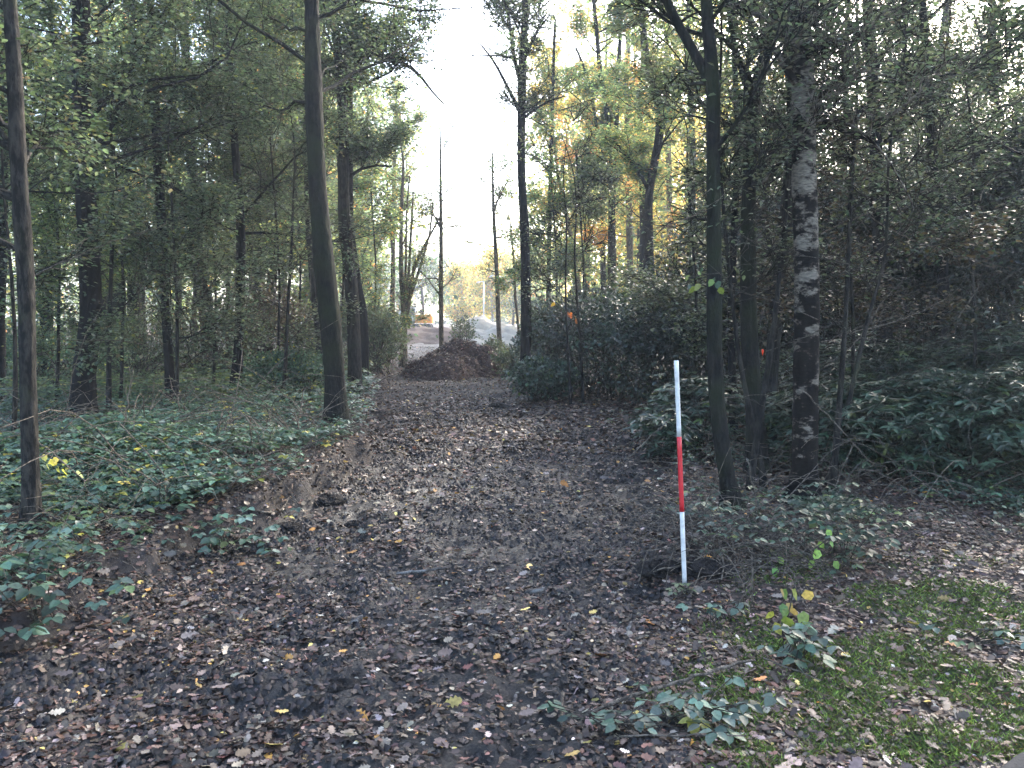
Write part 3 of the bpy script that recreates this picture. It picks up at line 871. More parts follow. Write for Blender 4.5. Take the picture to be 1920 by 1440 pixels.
tree('oak', 'shadowed trunk close to the right edge of the picture', [(1860, -10, 14), (1868, 200, 16), (1880, 420, 18), (1884, 700, 20)], 13, 12, 'green', 2.8, 16, 2.8, M_BARKDARK, leaf=.065, per=10)
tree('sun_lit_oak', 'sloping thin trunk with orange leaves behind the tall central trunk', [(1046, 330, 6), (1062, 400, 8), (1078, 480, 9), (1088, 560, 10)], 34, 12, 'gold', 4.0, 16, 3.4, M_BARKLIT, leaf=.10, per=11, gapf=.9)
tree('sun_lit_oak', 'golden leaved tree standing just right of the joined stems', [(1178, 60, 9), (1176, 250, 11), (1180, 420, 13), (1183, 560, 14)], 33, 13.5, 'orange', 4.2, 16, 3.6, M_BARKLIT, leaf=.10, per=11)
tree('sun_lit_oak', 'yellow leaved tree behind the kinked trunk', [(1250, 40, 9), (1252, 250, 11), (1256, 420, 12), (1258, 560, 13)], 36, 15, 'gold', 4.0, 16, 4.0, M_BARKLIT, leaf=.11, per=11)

for tr_, Y, lb in [([(1478, 380, 8), (1452, 620, 10), (1400, 930, 12)], 7.6, 'thin stem leaning right from between forked trunk and dark trunk'), ([(1362, 430, 7), (1390, 700, 9), (1432, 960, 11)], 7.8, 'thin stem leaning left in front of the curved dark trunk'),
                   ([(1602, 260, 7), (1588, 600, 9), (1556, 930, 12)], 7.6, 'thin stem rising close to the right of the birch'), ([(1668, 480, 6), (1620, 640, 8), (1548, 900, 10)], 7.9, 'thin stem slanting right from the birch foot'),
                   ([(1076, 470, 4), (1086, 620, 5), (1094, 745, 6)], 16.5, 'thin bare stem in front of the loose bush right of the central trunk'), ([(1060, 520, 4), (1064, 640, 5), (1070, 750, 6)], 16.0, 'second thin bare stem in front of the loose bush right of the central trunk'),
                   ([(212, 430, 7), (206, 620, 8), (204, 800, 10)], 11.5, 'thin stem right of the foot of the thick black trunk'), ([(545, 470, 6), (536, 640, 7), (530, 770, 8)], 14, 'thin stem left of the thick mossy trunk')]:
    tree('thin_stem', lb, tr_, Y, 5.5, 'grey', 1.6, 9, 1.3, M_BARK, 'sapling', leaf=.055, per=2, m3=2, sides=8)
# trees with trunks outside the edges, crowns reaching in; right pair added for shade
tree('oak', 'added shade oak outside the picture, crown hanging into the upper right corner', [(2150, 0, 24), (2150, 700, 30)], 8.5, 13, 'green', 3.2, 14, 3.6, M_BARKDARK, leaf=.06, per=6)
tree('oak', 'added shade oak outside the right edge, dark crown reaching in above the shrubs', [(2060, 0, 18), (2060, 700, 24)], 12.5, 14, 'green', 3.0, 14, 3.6, M_BARKDARK, leaf=.065, per=7)
tree('oak', 'crown hanging into the upper left corner from a trunk outside the picture', [(-170, 0, 18), (-170, 700, 24)], 9, 13, 'green', 2.6, 18, 3.2, M_BARKDARK, leaf=.06, per=8)

tree('oak', 'tall pale leaved tree directly behind and right of the tall central trunk', [(1040, 40, 5), (1036, 200, 7), (1030, 400, 8), (1028, 560, 9)], 25, 11, 'greengold', 2.6, 20, 2.6, M_BARK, leaf=.085, per=9, gapf=.6)
tree('oak', 'pale yellow green tree filling the left side of the sky gap far back', [(742, 200, 6), (738, 400, 8), (736, 600, 9)], 36, 12, 'greengold', 4.6, 18, 3.0, M_BARKLIT, leaf=.10, per=8, gapf=.85)

# --- understorey saplings with low leafy sprays
sap = [
    (105, 720, 13.5, 6.0, 'hazel', 'leafy hazel sapling between the nearest slim trunk and the thick black one'),
    (225, 740, 13.0, 6.0, 'green', 'leafy sapling right of the thick black trunk and behind it'),
    (20, 800, 9.0, 5.0, 'green', 'leafy sapling filling the left edge behind the nearest trunk'),
    (330, 770, 12.0, 6.0, 'green', 'leafy sapling in front of the crooked thin dark trunk'),
    (400, 740, 15.5, 6.5, 'grey', 'grey green sapling left of the slender curved black trunk'),
    (520, 730, 15.0, 6.5, 'grey', 'grey green sapling between the curved black trunk and the thick mossy one'),
    (150, 700, 17.0, 7.0, 'hazel', 'pale green hazel behind the thick black trunk'),
    (560, 700, 22.0, 7.5, 'greengold', 'yellow green sapling far behind the thick mossy trunk'),
    (700, 690, 26.0, 7.5, 'greengold', 'yellow green sapling left of the many stemmed tree'),
    (730, 680, 34.0, 8.5, 'greengold', 'pale sapling in sunlight behind the many stemmed tree'),
    (640, 690, 25.0, 8.5, 'greengold', 'lime green sapling behind the two grey trunks by the path'),
    (1040, 700, 24.0, 7.0, 'greengold', 'loose pale sapling directly right of the tall central trunk'),
    (1090, 700, 21.0, 5.5, 'grey', 'twiggy grey sapling in front of the dark shrubs right of the central trunk'),
    (1300, 760, 12.0, 5.0, 'grey', 'grey leaved sapling behind the striped pole'),
    (1440, 700, 12.0, 6.0, 'grey', 'twiggy sapling behind the gap between dark trunk and birch'),
    (1600, 800, 9.5, 5.0, 'brown', 'thinly leaved sapling directly right of the birch'),
    (1830, 800, 9.5, 5.0, 'green', 'dark green sapling above the glossy shrubs at the far right'),
]
for px, py, Y, H, pl, lb in sap:
    dense = 14 if px < 700 else 10
    tree('sapling', lb, [(px - 10, py - 420, 4 * 8 / Y + 1.5), (px + 5, py - 200, 5 * 9 / Y + 2), (px, py, 7 * 9 / Y + 2)], Y, H, pl, .9, dense, 2.0, M_BARK, 'sapling', leaf=.058 if Y < 16 else .085, per=7, tpl=WIDE, sides=7, topr=.3, el=(0, 40), flare=1.1)

# --- trees of the belt behind, each its own
bgl = []
for i in range(15):
    bgl.append((rng.uniform(-26, -4.5), rng.uniform(22, 46), 'L'))
for i in range(15):
    bgl.append((rng.uniform(4.5, 28), rng.uniform(22, 46), 'R'))
LMK = {'L': [(40, 'the nearest slim trunk'), (165, 'the thick black trunk'), (305, 'the crooked thin dark trunk'), (392, 'the broad brown trunk'), (447, 'the slender curved black trunk'), (535, 'the grey green sapling'), (615, 'the thick mossy trunk'), (665, 'the straight grey trunk by the path')],
       'R': [(1147, 'the joined stems'), (1218, 'the kinked trunk'), (1295, 'the straight grey trunk'), (1345, 'the forked mossy trunk'), (1408, 'the curved dark trunk'), (1515, 'the birch'), (1655, 'the upright trunk beside the birch'), (1760, 'the slim bare trunk'), (1880, 'the trunk at the right edge')]}
used_lb = set()
fin = []
for x, Y, s in bgl:
    if abs(x) > Y * .62: x = math.copysign(Y * rng.uniform(.3, .62), x)
    if s == 'L' and x > -.14 * Y: x = -rng.uniform(.15, .3) * Y
    if s == 'R' and x < .11 * Y: x = rng.uniform(.12, .3) * Y
    fin.append((x, Y, s))
fin.sort(key=lambda t: t[0] / t[1])
for x, Y, s in fin:
    px = 960 + x / Y * F
    lit = (s == 'R' and px < 1400)
    pl = random.choice(['gold', 'greengold', 'greengold']) if lit else (random.choice(['green', 'greengold', 'grey']) if s == 'L' else random.choice(['holly', 'grey', 'green']))
    bk, bn = random.choice([(M_BARK, 'grey'), (M_BARKDARK, 'dark')])
    lx, ln = min(LMK[s], key=lambda t: abs(t[0] - px))
    base_lb = '%s %s trunk in the belt, %s %s' % ('far' if Y > 34 else 'nearer', bn, 'left of' if px < lx else 'right of', ln)
    lb = base_lb
    for extra in (', thinner', ', most hidden', ', leafier'):
        if lb in used_lb: lb = base_lb + extra
    used_lb.add(lb)
    w = rng.uniform(.2, .36) * F / Y
    tree('woodland_tree', lb, [(px + rng.normal(0, 12), 200, w * .7), (px + rng.normal(0, 8), 420, w * .9), (px, 600 + 1.6 * F / Y, w)], Y, rng.uniform(12, 17), pl, 2.6, 18 if s == 'L' else 14, 4.2, bk, 'tree',
         'trees in the belt left of the ride' if s == 'L' else 'trees in the belt right of the ride', leaf=.12, per=7, m3=5, tpl=QUAD, sides=8, spreadr=.26)


# ------------------------------------------------------------------ shrubs
def shrub(name, label, c, R3, n, size, pal, tpl, mat, cat='shrub', whorl=1, group=None, stems=8, shell=.5, gapf=0, tilt=.5, sticks=.012):
    """lumpy leaf mass on its own stems; c = foot centre, R3 = half sizes x, y and full height"""
    gx, gy = c
    g0 = float(gz(gx, gy, False))
    root = empty(name, (gx, gy, g0)); tag(root, label, cat, group)
    m = n // whorl
    d = rdir(m); d[:, 2] = np.where(rng.random(m) < .62, np.abs(d[:, 2]), d[:, 2])
    d = nrm(d)
    lump = .5 + .95 * fbm(np.arctan2(d[:, 1], d[:, 0]) * 2.2 + gx, d[:, 2] * 3 + gy, int(abs(gx * 7)) + 3, 3)
    rr = (shell + (1 - shell) * rng.random(m) ** .6) * lump
    h = R3[2] * .5
    pos = np.stack([gx + d[:, 0] * rr * R3[0], gy + d[:, 1] * rr * R3[1], g0 + h + d[:, 2] * rr * h * 1.1], -1)
    pos[:, 2] = np.maximum(pos[:, 2], g0 + .06 + .25 * rng.random(m))
    a = Acc()
    out = nrm(pos - np.array([gx, gy, g0 + h * .5]))
    colm = pick(PALS[pal], m, .22)
    if whorl > 1: out = nrm(out * .45 + np.array([0, 0, 1.0]) + rdir(m) * .25)
    for w in range(whorl):
        an = 2 * np.pi * w / whorl + rng.random(m) * .8
        t1 = nrm(np.cross(out, np.array([.31, .2, .93]))); t2 = np.cross(out, t1)
        X = (np.cos(an)[:, None] * t1 + np.sin(an)[:, None] * t2) + out * .12 + np.array([0, 0, -.08]) if whorl > 1 else rdir(m) * .8 + out * .6
        Nn = out * .45 + np.array([0, 0, 1.0]) + rdir(m) * tilt
        leaves(a, tpl, pos, X, Nn, size * (.7 + .6 * rng.random(m)), colm * np.exp(rng.normal(0, .15, (m, 1))))
    a.build('foliage', mat, root, False, (gx, gy, g0))
    k = rng.choice(m, min(m, stems * 4))
    S = np.stack([gx + rng.normal(0, R3[0] * .25, len(k)), gy + rng.normal(0, R3[1] * .25, len(k)), np.full(len(k), g0 - .05)], -1)
    E = pos[k]
    mid = (S + E) / 2 + rng.normal(0, .08, S.shape) + np.array([0, 0, .1])
    Q = np.stack([S, (S * .55 + mid * .45) + rng.normal(0, .03, S.shape), mid, (mid + E) / 2 + rng.normal(0, .04, S.shape), E], 1)
    b = Acc(); b.add(*tubes(Q, np.full((len(k), 5), sticks) * np.array([1.2, 1, .8, .6, .35]), 4, 0, False))
    b.build('stems', M_TWIG, root, False, (gx, gy, g0))
    return root


def gx_at(px, Y): return (px - 960) / F * Y


# glossy rhododendrons on the right
rh = [(1570, 8.6, .9, .8, .95), (1700, 8.2, 1.0, .8, 1.0), (1830, 8.0, 1.0, .8, 1.05), (1960, 7.9, 1.0, .8, 1.1), (1640, 10.2, 1.2, .9, 1.35), (1790, 10.0, 1.2, .9, 1.4), (1930, 9.8, 1.2, .9, 1.55)]
rl = ['low glossy rhododendron just right of the birch foot', 'low glossy rhododendron right of the birch, second in the front row', 'low glossy rhododendron below the slim bare trunk at the right', 'low glossy rhododendron cut by the right edge of the picture',
      'taller rhododendron behind the front row, nearest the birch', 'taller rhododendron behind the front row, around the slim bare trunk', 'taller rhododendron behind the front row at the right edge']
for (px, Y, rx_, ry_, h), lb in zip(rh, rl):
    shrub('rhododendron', lb, (gx_at(px, Y), Y), (rx_, ry_, h), 6500, .10, 'rhodo', LANCE, M_GLOSS, whorl=6, stems=6, group='rhododendrons on the right')
shrub('rhododendron', 'small rhododendron with blue green leaves left of the foot of the striped pole', (gx_at(1245, 9.3), 9.3), (.42, .4, .62), 900, .11, 'rhodo', LANCE, M_GLOSS, whorl=6, stems=3)
shrub('rhododendron', 'low rhododendron between the striped pole and the forked trunk', (gx_at(1320, 9.9), 9.9), (.7, .5, .95), 2000, .11, 'rhodo', LANCE, M_GLOSS, whorl=6, stems=3)
# dark hollies
hl = [(1060, 20, 1.2, 1.2, 2.3, 'grey', 'loose twiggy bush immediately right of the tall central trunk'), (1135, 18, 1.4, 1.3, 2.2, 'holly', 'dark holly filling the bank right of the ride'),
      (1215, 17, 1.5, 1.3, 2.35, 'rhodo', 'glossy laurel below the kinked trunk'), (1290, 15.5, 1.5, 1.2, 2.2, 'holly', 'dark holly behind the striped pole'), (1390, 15, 1.6, 1.3, 3.8, 'holly', 'dark holly behind the forked trunk'),
      (1470, 15.5, 1.5, 1.3, 4.4, 'holly', 'dark holly behind the ivied trunk'), (1590, 14.5, 1.7, 1.3, 4.4, 'holly', 'tall dark holly right behind the birch'), (1720, 14.8, 1.8, 1.4, 4.6, 'holly', 'tall dark holly behind the slim bare trunk'),
      (1640, 19, 2.0, 1.5, 4.2, 'holly', 'dark holly far behind the gap right of the birch'), (1780, 19.5, 2.0, 1.5, 4.4, 'holly', 'dark holly far behind the slim bare trunk'),
      (1850, 14, 1.8, 1.4, 4.9, 'holly', 'tall dark holly near the right edge'), (1960, 12, 1.6, 1.3, 4.6, 'holly', 'tall dark holly cut by the right edge of the picture'),
      (1010, 22.5, .7, .7, 1.6, 'rhodo', 'low evergreen at the foot of the tall central trunk'), (1020, 17.0, .75, .8, .85, 'rhodo', 'low glossy laurel hugging the right edge of the ride')]
for px, Y, rx_, ry_, h, pl, lb in hl:
    shrub('holly', lb, (gx_at(px, Y), Y), (rx_, ry_, h), (27000 if px > 1380 else 13000 if px > 1250 else 8500) if h > 2 else 4500, .075 if Y < 16 else .085, pl, FOLD, M_GLOSS, stems=10, shell=.4, tilt=1.0, sticks=.018)
# leafy bushes on the left
lf = [(690, 24, 1.3, 1.2, 1.9, 'grey', 'grey green bush behind the trunks at the left of the ride'), (715, 29, .9, .9, 1.45, 'grey', 'grey green bush below the many stemmed tree'), (500, 20, 1.6, 1.2, 2.3, 'brown', 'brown leaved bush between the curved black trunk and the thick mossy one'),
      (400, 19, 1.8, 1.2, 2.0, 'brown', 'brown leaved bush behind the curved black trunk'), (550, 15, .9, .8, 1.0, 'bramble', 'low green bush left of the thick mossy trunk'), (250, 18, 1.7, 1.2, 1.7, 'grey', 'grey bush behind the undergrowth at the left'),
      (60, 16, 1.8, 1.2, 1.5, 'bramble', 'green bush at the far left behind the nearest trunk'), (925, 26.8, .5, .5, 1.1, 'grey', 'grey bush at the right shoulder of the soil heap'), (955, 24.5, .55, .5, .9, 'grey', 'twiggy dark bush left of the foot of the tall central trunk'),
      (870, 32, .6, .6, 2.0, 'grey', 'loose young evergreen standing behind the soil heap')]
for px, Y, rx_, ry_, h, pl, lb in lf:
    shrub('bush', lb, (gx_at(px, Y), Y), (rx_, ry_, h), 5500 if rx_ > .8 else 1100, .065 if Y < 20 else .09, pl, FOLD, M_LEAF, stems=10, shell=.35, tilt=1.0)


# ------------------------------------------------------------------ bramble
def trifoliate(a, pos, size, pal, flat=.35):
    m = len(pos)
    X0 = hdir(m); col = pick(PALS[pal], m, .25)
    Nn = np.array([0, 0, 1.0]) + rdir(m) * flat
    for an, sc in ((0, 1.0), (1.35, .8), (-1.35, .8)):
        ca, sa = math.cos(an), math.sin(an)
        X = np.stack([X0[:, 0] * ca - X0[:, 1] * sa, X0[:, 0] * sa + X0[:, 1] * ca, X0[:, 2] - .22], -1)
        leaves(a, WIDE, pos + X * (size * .12)[:, None], X, Nn + rdir(m) * .2, size * sc, col * np.exp(rng.normal(0, .12, (m, 1))))


def canes(n, x0, x1, y0, y1, L, r, h=.4, mat=None):
    S = np.stack([rng.uniform(x0, x1, n), rng.uniform(y0, y1, n), np.zeros(n)], -1)
    S[:, 2] = gz(S[:, 0], S[:, 1], False) - .02
    D = hdir(n) * .8 + np.array([0, 0, 1.0])
    d = nrm(D); Q = np.empty((n, 8, 3)); Q[:, 0] = S
    Ln = L * (.5 + rng.random(n))
    for i in range(1, 8):
        d = nrm(d + rng.normal(0, .12, (n, 3)) + np.array([0, 0, -.22]))
        Q[:, i] = Q[:, i - 1] + d * (Ln / 7)[:, None]
    gr = gz(Q[..., 0], Q[..., 1], False) + .03
    Q[..., 2] = np.maximum(Q[..., 2], gr)
    return Q, Ln


def bramble_mass(name, label, n, region, hmax, size, pal, mat, hfun=None, tri=True, thr=(.34, .56)):
    x0f, x1f, y0, y1 = region
    y = 1 / (1 / y0 + rng.random(n) * (1 / y1 - 1 / y0)); x = x0f(y) + rng.random(n) * (x1f(y) - x0f(y))
    k = rng.random(n) < sstep(thr[0], thr[1], fbm(x * .9, y * .9, 81, 4))
    x, y = x[k], y[k]; m = len(x)
    hh = hmax * (.25 + 1.1 * fbm(x * .7, y * .7, 82, 3)) * (hfun(x, y) if hfun else 1)
    z = gz(x, y, False) + .04 + hh * rng.random(m) ** .7
    a = Acc()
    s = size * (.7 + .6 * rng.random(m)) * np.maximum(1, y / 13)
    trifoliate(a, np.stack([x, y, z], -1), s, pal)
    return tag(a.build(name, mat), label, 'bramble', kind='stuff')


lx1 = lambda y: np.interp(y, XL[0], XL[1]) - .05
bramble_mass('bramble_thicket', 'low mass of blue green bramble leaves along the left of the ride', 24000, (lambda y: -.72 * y - 1, lx1, 6.3, 19), .48, .062, 'bramble', M_BRAM, lambda x, y: (sstep(5.8, 8.5, y) * .9 + .1) * (1 - .75 * np.exp(-((x + 2.35) / .75) ** 2 - ((y - 9.7) / 1.3) ** 2)) * (1 - .8 * np.exp(-((x + 3.5) / .6) ** 2 - ((y - 6) / .8) ** 2)) * (1 - .7 * np.exp(-((x + 5.6) / .8) ** 2 - ((y - 9.8) / 1.4) ** 2)), thr=(.24, .44))
bramble_mass('undergrowth', 'green ground cover under the trees left of the ride', 12000, (lambda y: -.75 * y - 1, lambda y: lx1(y) - .2, 12, 34), .7, .07, 'hazel', M_BRAM)
bramble_mass('ivy_ground_cover', 'dark ground cover at the foot of the birch and shrubs on the right', 8000, (lambda y: np.interp(y, XR[0], XR[1]) + .3 + .9 * sstep(7.6, 6.8, y) + .5 * sstep(6.3, 5.5, y), lambda y: .75 * y + 1, 5.9, 15), .30, .05, 'rhodo', M_BRAM, lambda x, y: .35 + .65 * sstep(6.8, 8.5, y))
bramble_mass('bank_bramble', 'ragged bramble and weeds on the near left bank', 1700, (lambda y: -.75 * y - .5, lambda y: lx1(y) - .02, 4.4, 6.8), .26, .06, 'bramble', M_BRAM, lambda x, y: 1 - .75 * np.exp(-((x + 3.5) / .5) ** 2 - ((y - 5.4) / .6) ** 2), thr=(.4, .55))
bramble_mass('tangle_bramble', 'bramble leaves in the twig tangle behind the striped pole', 260, (lambda y: 1.15 + 0 * y, lambda y: 2.6 + 0 * y, 5.1, 6.6), .35, .055, 'rhodo', M_BRAM, thr=(.1, .3))
# small trifoliate plants named one by one
pl_ = [((60, 1130), .55, .33, 34, .09, 'bramble', 'large leaved bramble at the lower left edge'), ((30, 1070), .5, .3, 26, .08, 'bramble', 'bramble sprig just above the large leaved one at the left edge'),
       ((300, 945), .55, .3, 60, .075, 'bramble', 'bramble spray overhanging the torn bank at the left'), ((420, 945), .5, .28, 60, .075, 'bramble', 'bramble spray with yellow leaves over the torn bank'),
       ((180, 985), .5, .16, 40, .06, 'hazel', 'pale green sprig on the bank right of the nearest trunk foot'),
       ((1180, 1362), .28, .07, 14, .065, 'bramble', 'flat bramble at the left end of the long fallen branch'), ((1290, 1352), .32, .08, 22, .07, 'bramble', 'flat bramble below the long fallen branch'),
       ((1350, 1335), .2, .07, 10, .065, 'bramble', 'small bramble right of the flat one below the fallen branch'), ((1490, 1230), .2, .22, 20, .08, 'bramble', 'dark drooping bramble under the yellow leaves at lower right'),
       ((1345, 1160), .16, .12, 8, .06, 'bramble', 'tiny bramble sprig right of the striped pole foot'), ((1285, 1108), .1, .06, 8, .04, 'hazel', 'tiny green sprig at the foot of the striped pole'),
       ((1830, 1190), .45, .06, 14, .06, 'bramble', 'creeping bramble near the right edge on the moss'), ((1575, 1050), .4, .3, 40, .065, 'rhodo', 'leafy bramble below the birch foot')]
for (px, py), r_, h_, n_, s_, pal_, lb in pl_:
    c = G(px, py + 10)
    root = empty('bramble', c); tag(root, lb, 'bramble')
    a = Acc()
    q = rng.normal(0, .5, (n_, 3)) * np.array([r_, r_ * .7, 0]) + c + np.array([0, 0, 1.0]) * (.03 + h_ * rng.random((n_, 1)))
    q[:, 2] = np.maximum(q[:, 2], gz(q[:, 0], q[:, 1]) + .03)
    trifoliate(a, q, s_ * (.75 + .5 * rng.random(n_)), pal_, .3)
    a.build('leaves', M_BRAM, root, False, c)
    k = min(n_, 12)
    E = q[:k]; S = np.tile(c, (k, 1)) + rng.normal(0, .05, (k, 3)) * np.array([1, 1, 0])
    Q = np.stack([S, S * .5 + E * .5 + np.array([0, 0, h_ * .35]), E], 1)
    b = Acc(); b.add(*tubes(Q, np.full((k, 3), .003), 4, 0, False)); b.build('stems', M_TWIG, root, False, c)

# hanging yellow-green sprays
for (pts, nl, cols, sz, lb) in [
    ([(1475, 1168), (1485, 1120), (1490, 1095)], 14, [(3, (.12, .17, .04)), (2, (.26, .26, .06)), (1, (.08, .13, .05)), (.6, (.3, .22, .08))], .085, 'hanging spray of yellow and green leaves above the drooping bramble'),
    ([(1400, 1130), (1470, 1070), (1560, 1005)], 14, [(2, (.16, .28, .06)), (2, (.22, .36, .09))], .065, 'bright green leafy shoot arching below the birch foot'),
    ([(1590, 960), (1600, 950), (1610, 945)], 4, [(1, (.6, .5, .08))], .06, 'cluster of yellow leaves right of the birch foot'),
    ([(85, 850), (110, 855), (130, 875)], 9, [(1, (.45, .42, .1)), (1, (.35, .36, .1))], .075, 'cluster of yellow green leaves right of the nearest slim trunk'),
    ([(1290, 520), (1320, 508), (1350, 512)], 11, [(2, (.05, .075, .05)), (.6, (.14, .17, .04))], .065, 'spray of big leaves crossing the forked trunk at head height'),
    ([(1040, 565), (1060, 580), (1085, 600)], 9, [(1, (.6, .18, .05)), (1, (.45, .25, .06))], .12, 'few orange leaves on the sapling beside the tall central trunk'),
]:
    Yd = {1475: 4.4, 1400: 5.0, 1590: 6.6, 85: 6.6, 1290: 6.0, 1040: 17}[pts[0][0]]
    W = np.array([P(x, y, Yd) for x, y in pts]); Q, r = resample(W, [.004] * len(W), .04)
    c = W[0]
    root = empty('leafy_shoot', c); tag(root, lb, 'leafy shoot')
    b = Acc(); b.add(*tubes(Q[None], r[None], 4)); b.build('stem', M_TWIG, root, False, c)
    i = rng.integers(0, len(Q), nl)
    a = Acc(); leaves(a, WIDE, Q[i] + rng.normal(0, .05, (nl, 3)), hdir(nl) * .6 + np.array([0, 0, -.9]), hdir(nl) + np.array([0, -1.2, .5]), sz * (.7 + .5 * rng.random(nl)), pick(cols, nl, .15))
    a.build('leaves', M_LEAF, root, False, c)

# ------------------------------------------------------------------ dead stems and sticks
a = Acc()
for (n_, x0, x1, y0, y1, L_, r_) in [(110, -6.5, -2.2, 6.5, 11, 1.5, .0045), (70, 1.2, 3.6, 5.6, 8.5, 1.1, .0035), (330, .95, 2.1, 5.0, 6.2, .45, .0032), (45, 1.0, 2.0, 4.9, 5.8, .7, .004), (110, -4.6, -2.4, 4.6, 6.6, .7, .003), (220, -4.2, -1.9, 5.6, 9.5, .5, .0025), (120, -3.0, -1.8, 7, 12, 1.0, .003), (90, 2.2, 7, 7, 13, 1.8, .0045), (50, -5, -2.2, 10, 15, 1.5, .006), (60, -3.6, -2.1, 6.2, 9.0, .9, .0035)]:
    Q, Ln = canes(n_, x0, x1, y0, y1, L_, r_)
    l, r = edges(Q[:, 0, 0], Q[:, 0, 1])
    k = (Q[:, 0, 0] < l - .1) | (Q[:, 0, 0] > r + .15)
    Q = Q[k]
    a.add(*tubes(Q, np.full((len(Q), 8), r_) * np.linspace(1.2, .5, 8), 4, 0, False))
Q, Ln = canes(130, -5.6, -2.2, 6.4, 10.0, 1.5, .0055)
Q[..., 2] += .05
a.add(*tubes(Q, np.full((len(Q), 8), .006) * np.linspace(1.2, .4, 8), 4, 0, False))
tag(a.build('dead_stems', M_STICK), 'tangle of dry bramble canes along both edges of the ride', 'dead stems', kind='stuff')

fallen = [  # traced fallen or leaning sticks: photo points with height above ground or (px,py,Y)
    ([(1098, 1345), (1130, 1330), (1175, 1320), (1250, 1300), (1340, 1280), (1412, 1256)], 9, 'long pale fallen branch across the leaves at lower right'),
    ([(1160, 1392), (1230, 1398), (1320, 1404), (1400, 1402)], 4, 'thin stick lying below the flat brambles at the bottom'),
    ([(745, 1080), (790, 1086), (838, 1082)], 6, 'dark stick lying in the mud left of the middle'),
    ([(140, 1068), (170, 1090), (222, 1118)], 5, 'pale stick leaning down the bank at the left'),
    ([(1055, 1320), (1066, 1345), (1050, 1370)], 8, 'short split root piece left of the long fallen branch'),
    ([(1430, 1250), (1470, 1262), (1540, 1290)], 3, 'thin twig on moss right of the long fallen branch'),
    ([(0, 1212), (40, 1188), (85, 1172)], 4, 'thin stick at the lower left edge'),
    ([(330, 900), (380, 880), (440, 862), (500, 830)], 7, 'grey branch leaning in the bramble above the torn bank'),
    ([(470, 925), (520, 915), (580, 918), (650, 905)], 5, 'pale stick lying along the torn bank'),
    ([(1010, 795), (1040, 780), (1056, 770)], 4, 'small stick lying across the far right rut'),
]
for pts, w, lb in fallen:
    W = np.array([G(x, y) for x, y in pts]); rad = [w / (F / W[0][1]) / 2 * (1 - .4 * i / len(pts)) for i in range(len(pts))]
    W[:, 2] = meshz(W[:, 0], W[:, 1]) + rad[0] + .04
    Q, r = resample(W, rad, .05)
    Q += rng.normal(0, .003, Q.shape)
    b = Acc(); b.add(*tubes(Q[None], r[None], 7, .2))
    tag(b.build('fallen_branch', M_STICK if 'dark' not in lb else M_CHIP, None, True, W[0]), lb, 'branch', group='sticks on the ground')
arch = [  # arching bare twigs in the air
    ([(1160, 625), (1230, 610), (1270, 580), (1310, 560)], 14, 2, 'long bare twig arching left of the forked trunk'), ([(1540, 640), (1600, 620), (1660, 610), (1720, 590), (1772, 560)], 8, 3, 'bare twig reaching right from the birch towards the slim bare trunk'),
    ([(1500, 730), (1545, 760), (1590, 830), (1640, 870)], 6, 3, 'pale bare twig drooping across the birch'), ([(1540, 690), (1610, 650), (1650, 560), (1700, 520)], 8, 2.5, 'bare twig rising right of the birch'),
    ([(1400, 860), (1430, 950), (1410, 1010), (1440, 1050)], 5.6, 3, 'bent bare cane between forked trunk and birch'), ([(1412, 1065), (1402, 1130), (1420, 1200), (1424, 1262)], 4.4, 4, 'upright brown cane rooted at the right end of the fallen branch'),
    ([(1225, 1070), (1330, 1040), (1440, 1090), (1500, 1080)], 5, 3, 'bare cane arching over the striped pole foot'), ([(1180, 860), (1250, 780), (1330, 745), (1440, 740)], 7, 2.5, 'bare twig arching over the small rhododendron'),
    ([(60, 520), (160, 470), (230, 445), (300, 425)], 8, 3, 'bare twig crossing the thick black trunk'), ([(80, 930), (160, 880), (260, 800), (330, 780)], 8, 4, 'long grey cane leaning through the bramble at the left'),
    ([(225, 830), (240, 740), (250, 690)], 8, 3, 'pale upright cane right of the thick black trunk'), ([(375, 880), (410, 810), (430, 790)], 8, 5, 'broken pale cane standing in the bramble'),
    ([(300, 500), (370, 540), (450, 560), (520, 545)], 13, 2, 'bare twig crossing the slender curved black trunk'), ([(1530, 440), (1640, 395), (1760, 350), (1880, 300)], 8, 3, 'long bare branch sloping up to the right edge'),
    ([(1540, 320), (1640, 420), (1760, 470), (1900, 505)], 8, 3, 'long bare branch sloping down to the right edge'), ([(1240, 430), (1290, 400), (1330, 395)], 6.5, 3, 'short bare twig beside the forked trunk'),
]
for pts, Y, w, lb in arch:
    W = np.array([P(x, y, Y + i * .12) for i, (x, y) in enumerate(pts)])
    Q, r = resample(W, np.linspace(w, w * .45, len(pts)) / (F / Y) / 2, .06)
    Q += rng.normal(0, .006, Q.shape)
    b = Acc(); b.add(*tubes(Q[None], r[None], 5, .1))
    for _ in range(5):
        i = rng.integers(1, len(Q) - 1)
        t = walk(Q[i:i + 1], (Q[i:i + 1] - Q[i - 1:i]) * 8 + rdir(1) * .5, np.array([.3 + rng.random() * .3]), 5, .2, .03)
        b.add(*tubes(t, np.full((1, 5), r[i] * .5), 4))
    tag(b.build('bare_twig', M_STICK if Y < 9 else M_TWIG, None, True, W[0]), lb, 'twig', group='bare twigs')

